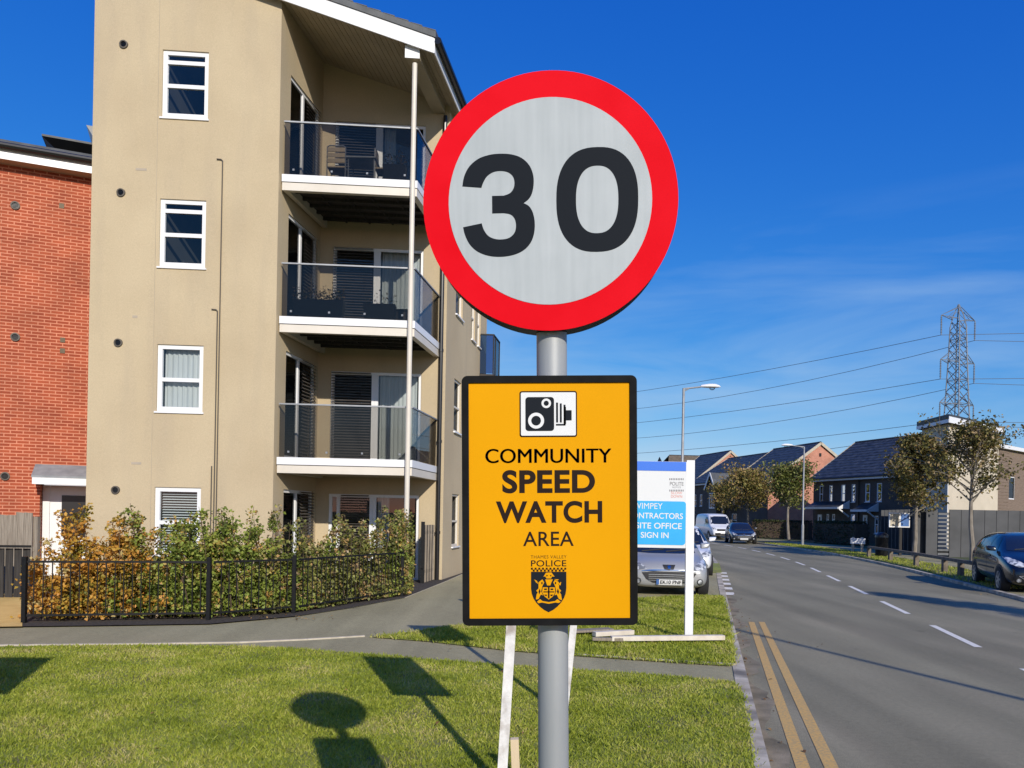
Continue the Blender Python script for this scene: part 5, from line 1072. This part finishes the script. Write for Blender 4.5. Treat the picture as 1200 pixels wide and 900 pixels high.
# yellow plate, front face at y = 1.81
YF = 1.81 - root.y; sc = 1.81 / FPX
c0 = SG(644.2, 586.5, 1.81)
def FY(x, y, d): return Vector((c0.x + x, YF + d, c0.z + y))      # metres from the plate's centre, d behind the face
def fx(px, py): v = SG(px, py, 1.81); return v.x - c0.x, v.z - c0.z
def rrect(x0, x1, y0, y1, r, n=6):
    out = []
    for cx, cy, a0 in ((x1 - r, y0 + r, -90), (x1 - r, y1 - r, 0), (x0 + r, y1 - r, 90), (x0 + r, y0 + r, 180)):
        for k in range(n + 1): a = R(a0 + 90 * k / n); out.append((cx + r * math.cos(a), cy + r * math.sin(a)))
    return out
w_, h_ = 205.5 * sc / 2, 293 * sc / 2; bt_ = 8.2 * sc
def ring_prism(mb, outer, inner, F, d0, d1):
    n = len(outer); mb.add([F(x, y, d0) for x, y in outer] + [F(x, y, d0) for x, y in inner] + [F(x, y, d1) for x, y in inner] + [F(x, y, d1) for x, y in outer], [(j * n + k, j * n + (k + 1) % n, (j + 1) % 4 * n + (k + 1) % n, (j + 1) % 4 * n + k) for j in range(4) for k in range(n)])
q = MB(); q.prism(rrect(-w_ + .006, w_ - .006, -h_ + .006, h_ - .006, .012), FY, .0045, .012); plate = q.build('watch_plate', M['yellow'], rs, local=True)
q = MB(); ring_prism(q, rrect(-w_, w_, -h_, h_, .014), rrect(-w_ + bt_, w_ - bt_, -h_ + bt_, h_ - bt_, .0015), FY, 0, .016); q.build('edge_frame', M['frameblack'], plate, local=True)
q = MB()
for z in (.16, -.16): q.box(-.05, .05, YF + .0125, YF + .034, c0.z + z - .016, c0.z + z + .016); q.tube([(0, 0, c0.z + z - .014), (0, 0, c0.z + z + .014)], pole_r + .0025, 28)
q.build('mounting_clip', M['galv'], plate, local=True)
def flat(polys, name, mat, parent, F, d, th=.0006):
    q = MB()
    for p in polys: q.prism(p, F, d, d - th)
    return q.build(name, M[mat], parent, local=True, tri=True)
def px2(pts): return [fx(x, y) for x, y in pts]
d0 = .0042
# letters
def line(s, x0, x1, y0, y1, bold, sp=1.0):
    ax, ay = fx((x0 + x1) / 2, (y0 + y1) / 2); hw, hh = (x1 - x0) * sc / 2, (y1 - y0) * sc / 2; q = MB(); text_into(q, s, FY, ax - hw, ax + hw, ay - hh, ay + hh, d0, bold, sp); q.build('lettering', M['ink'], plate, local=True, recalc=False)
[line('COMMUNITY', 569 + e, 716.5 + e, 525.5 + abs(e) * .3, 542.5 - abs(e) * .3, 0.0, 1.02) for e in (-.45, 0, .45)]; line('SPEED', 588.5, 697.5, 550.5, 578, .034, 1.05); line('WATCH', 581, 706, 587, 613, .034, 1.05); line('AREA', 613, 672.5, 623, 640, .008, 1.02)
line('THAMES VALLEY', 622, 664, 650.8, 654.6, -.005, 1.12); line('POLICE', 622.3, 663.8, 656.6, 664, .01, 1.05)
# camera pictogram
def rr_px(x0, y0, x1, y1, r, n=4):
    a, b = fx(x0, y1); c, d = fx(x1, y0); return rrect(a, c, b, d, r * sc, n)
def circ(x, y, r, n=28): a, b = fx(x, y); return [(a + r * sc * math.cos(2 * math.pi * k / n), b + r * sc * math.sin(2 * math.pi * k / n)) for k in range(n)]
flat([rr_px(609, 457.8, 676.2, 512, 2.6)], 'symbol_border', 'ink', plate, FY, d0); flat([rr_px(610.6, 459.4, 674.8, 510.4, 1.6)], 'symbol_panel', 'facewhite', plate, FY, d0 - .0004)
cam_p = [rr_px(615.8, 465, 649.3, 505, 3.6)] + [rr_px(x, y0, x + 2.2, y1, .2, 1) for x, y0, y1 in ((651.8, 471.5, 495), (656.2, 472.5, 495), (660.6, 474, 498))] + [rr_px(651.6, 496.6, 662.8, 498.6, .2, 1), rr_px(660.6, 475.5, 670, 480, .2, 1)][:1] + [rr_px(663.4, 480.5, 670, 492.5, .3, 1), rr_px(661, 476.5, 663.4, 497, .2, 1)]
flat(cam_p, 'camera_symbol', 'numeral', plate, FY, d0 - .0008); [(flat([circ(a, b, r0)], 'lens_ring', 'facewhite', plate, FY, d0 - .0012), flat([circ(a, b, r1)], 'lens_dot', 'numeral', plate, FY, d0 - .0016)) for a, b, r0, r1 in ((628.3, 492.8, 9.4, 5.7), (640.2, 472.4, 5.6, 3.0))]
# crest: chequered band, shield, arms
ck = []
for i in range(19):
    for j in range(2):
        if (i + j) % 2 == 0: x = 622.3 + i * 2.18; y = 665.4 + j * 2.2; ck.append(px2([(x, y + 2.2), (x + 2.18, y + 2.2), (x + 2.18, y), (x, y)]))
flat(ck, 'chequer_pattern', 'ink', plate, FY, d0)
def cz(pts): return px2([(600 + x * 90 / 1012, 640 + y * 80 / 900) for x, y in pts])
sh = [(252, 340), (718, 340), (718, 560)] + [(718 - (718 - 484) * (1 - math.cos(t)) ** 1.0, 560 + 316 * math.sin(t)) for t in [math.pi / 2 * k / 10 for k in range(1, 10)]] + [(484, 876)]
sh = [(252, 340), (718, 340), (718, 560), (708, 630), (685, 690), (650, 745), (600, 800), (545, 843), (484, 874), (424, 843), (370, 800), (320, 745), (285, 690), (262, 630), (252, 560)]
flat([cz(sh)], 'shield', 'numeral', plate, FY, d0)
gold = [[(405, 545), (565, 545), (572, 610), (540, 665), (485, 706), (430, 665), (398, 610)],
        [(415, 405), (448, 352), (520, 348), (562, 405), (530, 400), (515, 428), (455, 428), (440, 400)],
        [(440, 440), (540, 440), (520, 478), (505, 520), (465, 520), (450, 478)],
        [(350, 480), (400, 440), (425, 480), (400, 530), (385, 600), (410, 650), (380, 640), (350, 700), (315, 705), (325, 640), (340, 610), (320, 590), (350, 560)],
        [(620, 480), (570, 440), (545, 480), (570, 530), (585, 600), (560, 650), (590, 640), (620, 700), (660, 715), (648, 640), (630, 610), (650, 590), (620, 560)],
        [(292, 440), (330, 460), (345, 500), (318, 480)], [(560, 437), (620, 440), (590, 462)], [(650, 470), (640, 520), (610, 505)],
        [(330, 735), (370, 700), (400, 725), (485, 740), (570, 725), (600, 700), (645, 735), (615, 752), (575, 745), (485, 762), (395, 745), (350, 755)]]
flat([cz(p) for p in gold], 'arms_figure', 'yellow', plate, FY, d0 - .0004)
dk = [[(474, 520), (496, 520), (496, 690), (474, 690)], [(415, 598), (560, 598), (560, 612), (415, 612)], [(425, 560), (460, 560), (460, 580), (425, 580)], [(508, 560), (545, 560), (545, 580), (508, 580)], [(425, 640), (460, 640), (460, 660), (435, 655)], [(508, 640), (545, 640), (530, 660), (508, 660)], [(365, 560), (378, 600), (360, 640), (350, 600)], [(605, 560), (592, 600), (610, 640), (622, 600)], [(450, 380), (475, 385), (460, 405)], [(525, 380), (500, 385), (512, 405)], [(385, 480), (402, 470), (405, 500), (390, 505)], [(585, 480), (568, 470), (565, 500), (580, 505)]]
flat([cz(p) for p in dk], 'arms_detail_pattern', 'ink', plate, FY, d0 - .0008)
# round plate: turned and tipped a little on its pole
rc = SG(644.2, 236.3, 1.805)
RM = Matrix.Translation(rc) @ Matrix.Rotation(R(-3.0), 4, 'Z') @ Matrix.Rotation(R(3.2), 4, 'X')
def FR_(x, y, d): return RM @ Vector((x, d, y))
def cpoly(r, n=96): return [(r * math.cos(2 * math.pi * k / n), r * math.sin(2 * math.pi * k / n)) for k in range(n)]
rad = .2995
q = MB(); q.prism(cpoly(rad), FR_, 0, .004); rp = q.build('round_plate', M['red'], rs, local=True)
q = MB(); q.prism(cpoly(rad * .995), FR_, .0042, .085); q.build('backing_tray', M['frameblack'], rp, local=True)
flat([cpoly(rad * .797)], 'white_disc', 'sheeting', rp, FR_, -.0004, .0004)
zk = 1 / 2.727 * sc
def zz(p): return [((x - 447) * zk, (451 - y) * zk) for x, y in p]
def smooth_loop(segs):
    """segments: lists of points; each list is rounded by itself, joined by corners"""
    out = []
    for s in segs:
        if len(s) < 3: out += s; continue
        n = len(s)
        for i in range(n - 1):
            p0, p1, p2, p3 = s[max(i - 1, 0)], s[i], s[i + 1], s[min(i + 2, n - 1)]
            for t in (0, .25, .5, .75): out.append(tuple(.5 * (2 * p1[k] + (p2[k] - p0[k]) * t + (2 * p0[k] - 5 * p1[k] + 4 * p2[k] - p3[k]) * t * t + (3 * p1[k] - p0[k] - 3 * p2[k] + p3[k]) * t ** 3) for k in (0, 1)))
        out.append(s[-1])
    return out
three = smooth_loop([[(168, 397), (174, 366), (191, 335), (220, 312), (254, 301), (288, 298), (325, 301), (358, 313), (383, 337), (395, 368), (396, 398), (390, 426), (379, 443), (364, 454)], [(364, 454), (381, 464), (393, 484), (399, 514), (397, 548), (386, 578), (363, 602), (330, 616), (290, 621), (250, 617), (215, 603), (190, 580), (175, 550), (169, 525)],
                     [(229, 514), (236, 535), (250, 554), (271, 564), (295, 566), (318, 561), (334, 546), (339, 525), (335, 503), (322, 489), (300, 484)], [(263, 484), (263, 429)], [(300, 429), (320, 422), (332, 407), (335, 388), (330, 370), (315, 357), (292, 352), (268, 355), (248, 367), (236, 385), (229, 403)]])
def sup(cx, cy, a, b, n, k=64): return [(cx + a * math.copysign(abs(math.cos(t)) ** (2 / n), math.cos(t)), cy + b * math.copysign(abs(math.sin(t)) ** (2 / n), math.sin(t))) for t in [2 * math.pi * i / k for i in range(k)]]
q = MB(); q.prism(zz(three), FR_, -.0008, -.0013); q.build('numeral', M['numeral'], rp, local=True, tri=True)
q = MB(); ring_prism(q, zz(sup(597.5, 449, 129.5, 163, 2.45)), zz(sup(597.5, 448.5, 67, 105, 2.4)), FR_, -.0013, -.0008); q.build('numeral', M['numeral'], rp, local=True)
q = MB()
for z in (.12, -.12): q.box(-.06, .06, rc.y + .05, rc.y + .088, rc.z + z - .02, rc.z + z + .02); q.tube([(0, 0, rc.z + z - .016), (0, 0, rc.z + z + .016)], pole_r + .003, 28)
q.build('mounting_clip', M['galv'], rp, local=True)

# ------------------------------------------------------------ boards on stakes behind it
def staked_board(label, base, top, w, z0, z1, cx, cy, thick=.07, raw=False):
    r_ = thing('staked_board', label, 'signboard', tuple(base), 'boards on stakes'); q = MB(); q.bar(base - Vector((0, 0, .1)), top, thick, thick * .6, up=(0, 1, 0)); q.build('stake', M['stake'], r_)
    q = MB(); q.box(cx - w / 2, cx + w / 2, cy - .085, cy - .065, z0, z1); q.build('board', M['whitepaint'], r_, bevel=.004)
    q = MB()
    for z in (z0 + .15, z1 - .15): q.box(cx - w / 2 + .04, cx + w / 2 - .04, cy - .064, cy - .035, z - .03, z + .03)
    q.build('batten', M['palewood'], r_)
    return r_
b1 = Vector((Q(586, 940, 4.5).x, 4.5, ZP)); t1 = Q(611, 610, 4.56); t1.z = 2.2
sb1 = staked_board('pale board on a leaning white stake seen just beside the grey pole', b1, t1, .54, 1.30, 2.24, .045, 4.57, .058)
q = MB(); e = P(601, 895, ZP); q.bar(Vector((e.x + .02, 4.72, ZP)), Vector((e.x + .005, 4.70, .33)), .05, .04); q.build('brace_peg', M['rawwood'], sb1)
b2 = Vector((Q(660, 800, 6.2).x, 6.2, ZP)); t2 = Q(672, 730, 6.2); t2 = b2 + (t2 - b2) * 3.2
staked_board('pale board on a white stake almost hidden behind the grey pole', b2, Vector((t2.x, 6.25, 2.6)), .56, 1.92, 2.68, .50, 6.3, .055)
b3 = Vector((-3.75, 4.3, ZP)); staked_board('pale board on a white stake whose shade falls on the lawn edge', b3, Vector((-3.78, 4.3, 2.1)), .6, 1.3, 2.15, -3.78, 4.34, .06)

# ------------------------------------------------------------ contractor board on white posts
cb_ = thing('site_board', 'white site office board with a blue header on two white posts', 'signboard', tuple(P(806, 750, ZP))); YB = 10.15; sb = YB / FPX
def FBd(px, py, d=0): v = Q(px, py, YB); return Vector((v.x, YB - d, v.z))
def bq(name, x0, y0, x1, y1, d, th, mat, parent, r=0):
    v0, v1 = Q((x0 + x1) / 2, (y0 + y1) / 2, YB), 0; hw, hh = (x1 - x0) * sb / 2, (y1 - y0) * sb / 2; q = MB(); F = lambda x, y, dd: Vector((v0.x + x, YB - dd, v0.z + y)); q.prism(rrect(-hw, hw, -hh, hh, r) if r else [(-hw, -hh), (hw, -hh), (hw, hh), (-hw, hh)], F, d, d + th); return q.build(name, M[mat], parent, tri=True)
M['cyan'] = pm('cyan_panel', (.012, .36, .72), (.015, .40, .77), 2, rough=.4); M['headerblue'] = pm('header_blue', (.018, .15, .66), rough=.4); M['greyink'] = pm('grey_ink', (.18, .18, .19), rough=.5); M['redink'] = pm('red_ink', (.66, .22, .16), rough=.5)
xL = 650
bd = bq('board', xL, 540, 804, 641, 0, .02, 'facewhite', cb_); bq('header', xL + .3, 540.2, 803.6, 551, .021, .004, 'headerblue', bd); bp_ = bq('blue_panel', xL + 8, 586.5, 803, 637.5, .021, .004, 'cyan', bd, .04)
def btext(s, x0, x1, y0, y1, mat='facewhite', d=.027, bold=.012):
    v0 = Q((x0 + x1) / 2, (y0 + y1) / 2, YB); hw, hh = (x1 - x0) * sb / 2, (y1 - y0) * sb / 2; q = MB(); text_into(q, s, lambda x, y, dd: Vector((v0.x + x, YB - dd, v0.z + y)), -hw, hw, -hh, hh, d, bold); q.build('lettering', M[mat], bp_ if d > .025 else bd, recalc=False)
btext('WIMPEY', 741.5, 776, 589.5, 596.3, bold=.0); btext('CONTRACTORS', 734.5, 799.8, 601, 607.8); btext('SITE OFFICE', 744.5, 798.5, 612.6, 619.6); btext('SIGN IN', 750.5, 783, 623.6, 630.4)
btext('POLITE', 784.6, 800.6, 564.8, 569.2, 'greyink', .0215, .01); btext('NOTICE', 787.5, 797.5, 570.2, 572, 'greyink', .0215, .0); btext('SLOW', 786, 799, 576.2, 579.2, 'redink', .0215, .0); btext('DOWN', 786, 799, 580.2, 583.4, 'redink', .0215, .0)
for y in (560.5, 573.8):
    for i in range(9): bq('stripe', 784 + i * 1.95, y, 785.1 + i * 1.95, y + 2.2, .0205, .001, 'greyink', bd)
for px in (806.6, 652):
    q = MB(); b = P(px - (1 if px > 700 else -2), 750, ZP); top = Q(px + 2.6, 539.5, YB + .03); q.bar(Vector((b.x, YB + .03, -.1)), Vector((top.x, YB + .03, top.z)), .105, .05, up=(0, 1, 0)); q.build('post', M['whitepaint'], cb_)
# loose timber on the grass
def plank(label, a, b, w, h, mat, rise=.10):
    A, B = P(*a, ZP), P(*b, ZP); q = MB(); up = Vector((0, 0, rise)); q.bar(A - A + Vector((0, 0, 0)), B - A, w, h); o = q.build('timber_plank', M[mat], None, bevel=.004); o.location = A + up; return tag(o, label, 'plank', 'loose timber on the grass')
plank('long pale batten lying on the grass by the white board post', (716, 756), (848, 754.5), .09, .06, 'palewood', .085)
plank('short pale plank lying just behind the long batten', (696, 751), (741, 748.5), .10, .06, 'palewood', .09)
plank('thin brown board lying behind the pole on the grass', (672, 747), (716, 744.5), .16, .03, 'timber', .085)
plank('grey broken piece at the near end of the long batten', (694, 755.5), (730, 756.5), .06, .04, 'timber', .075)
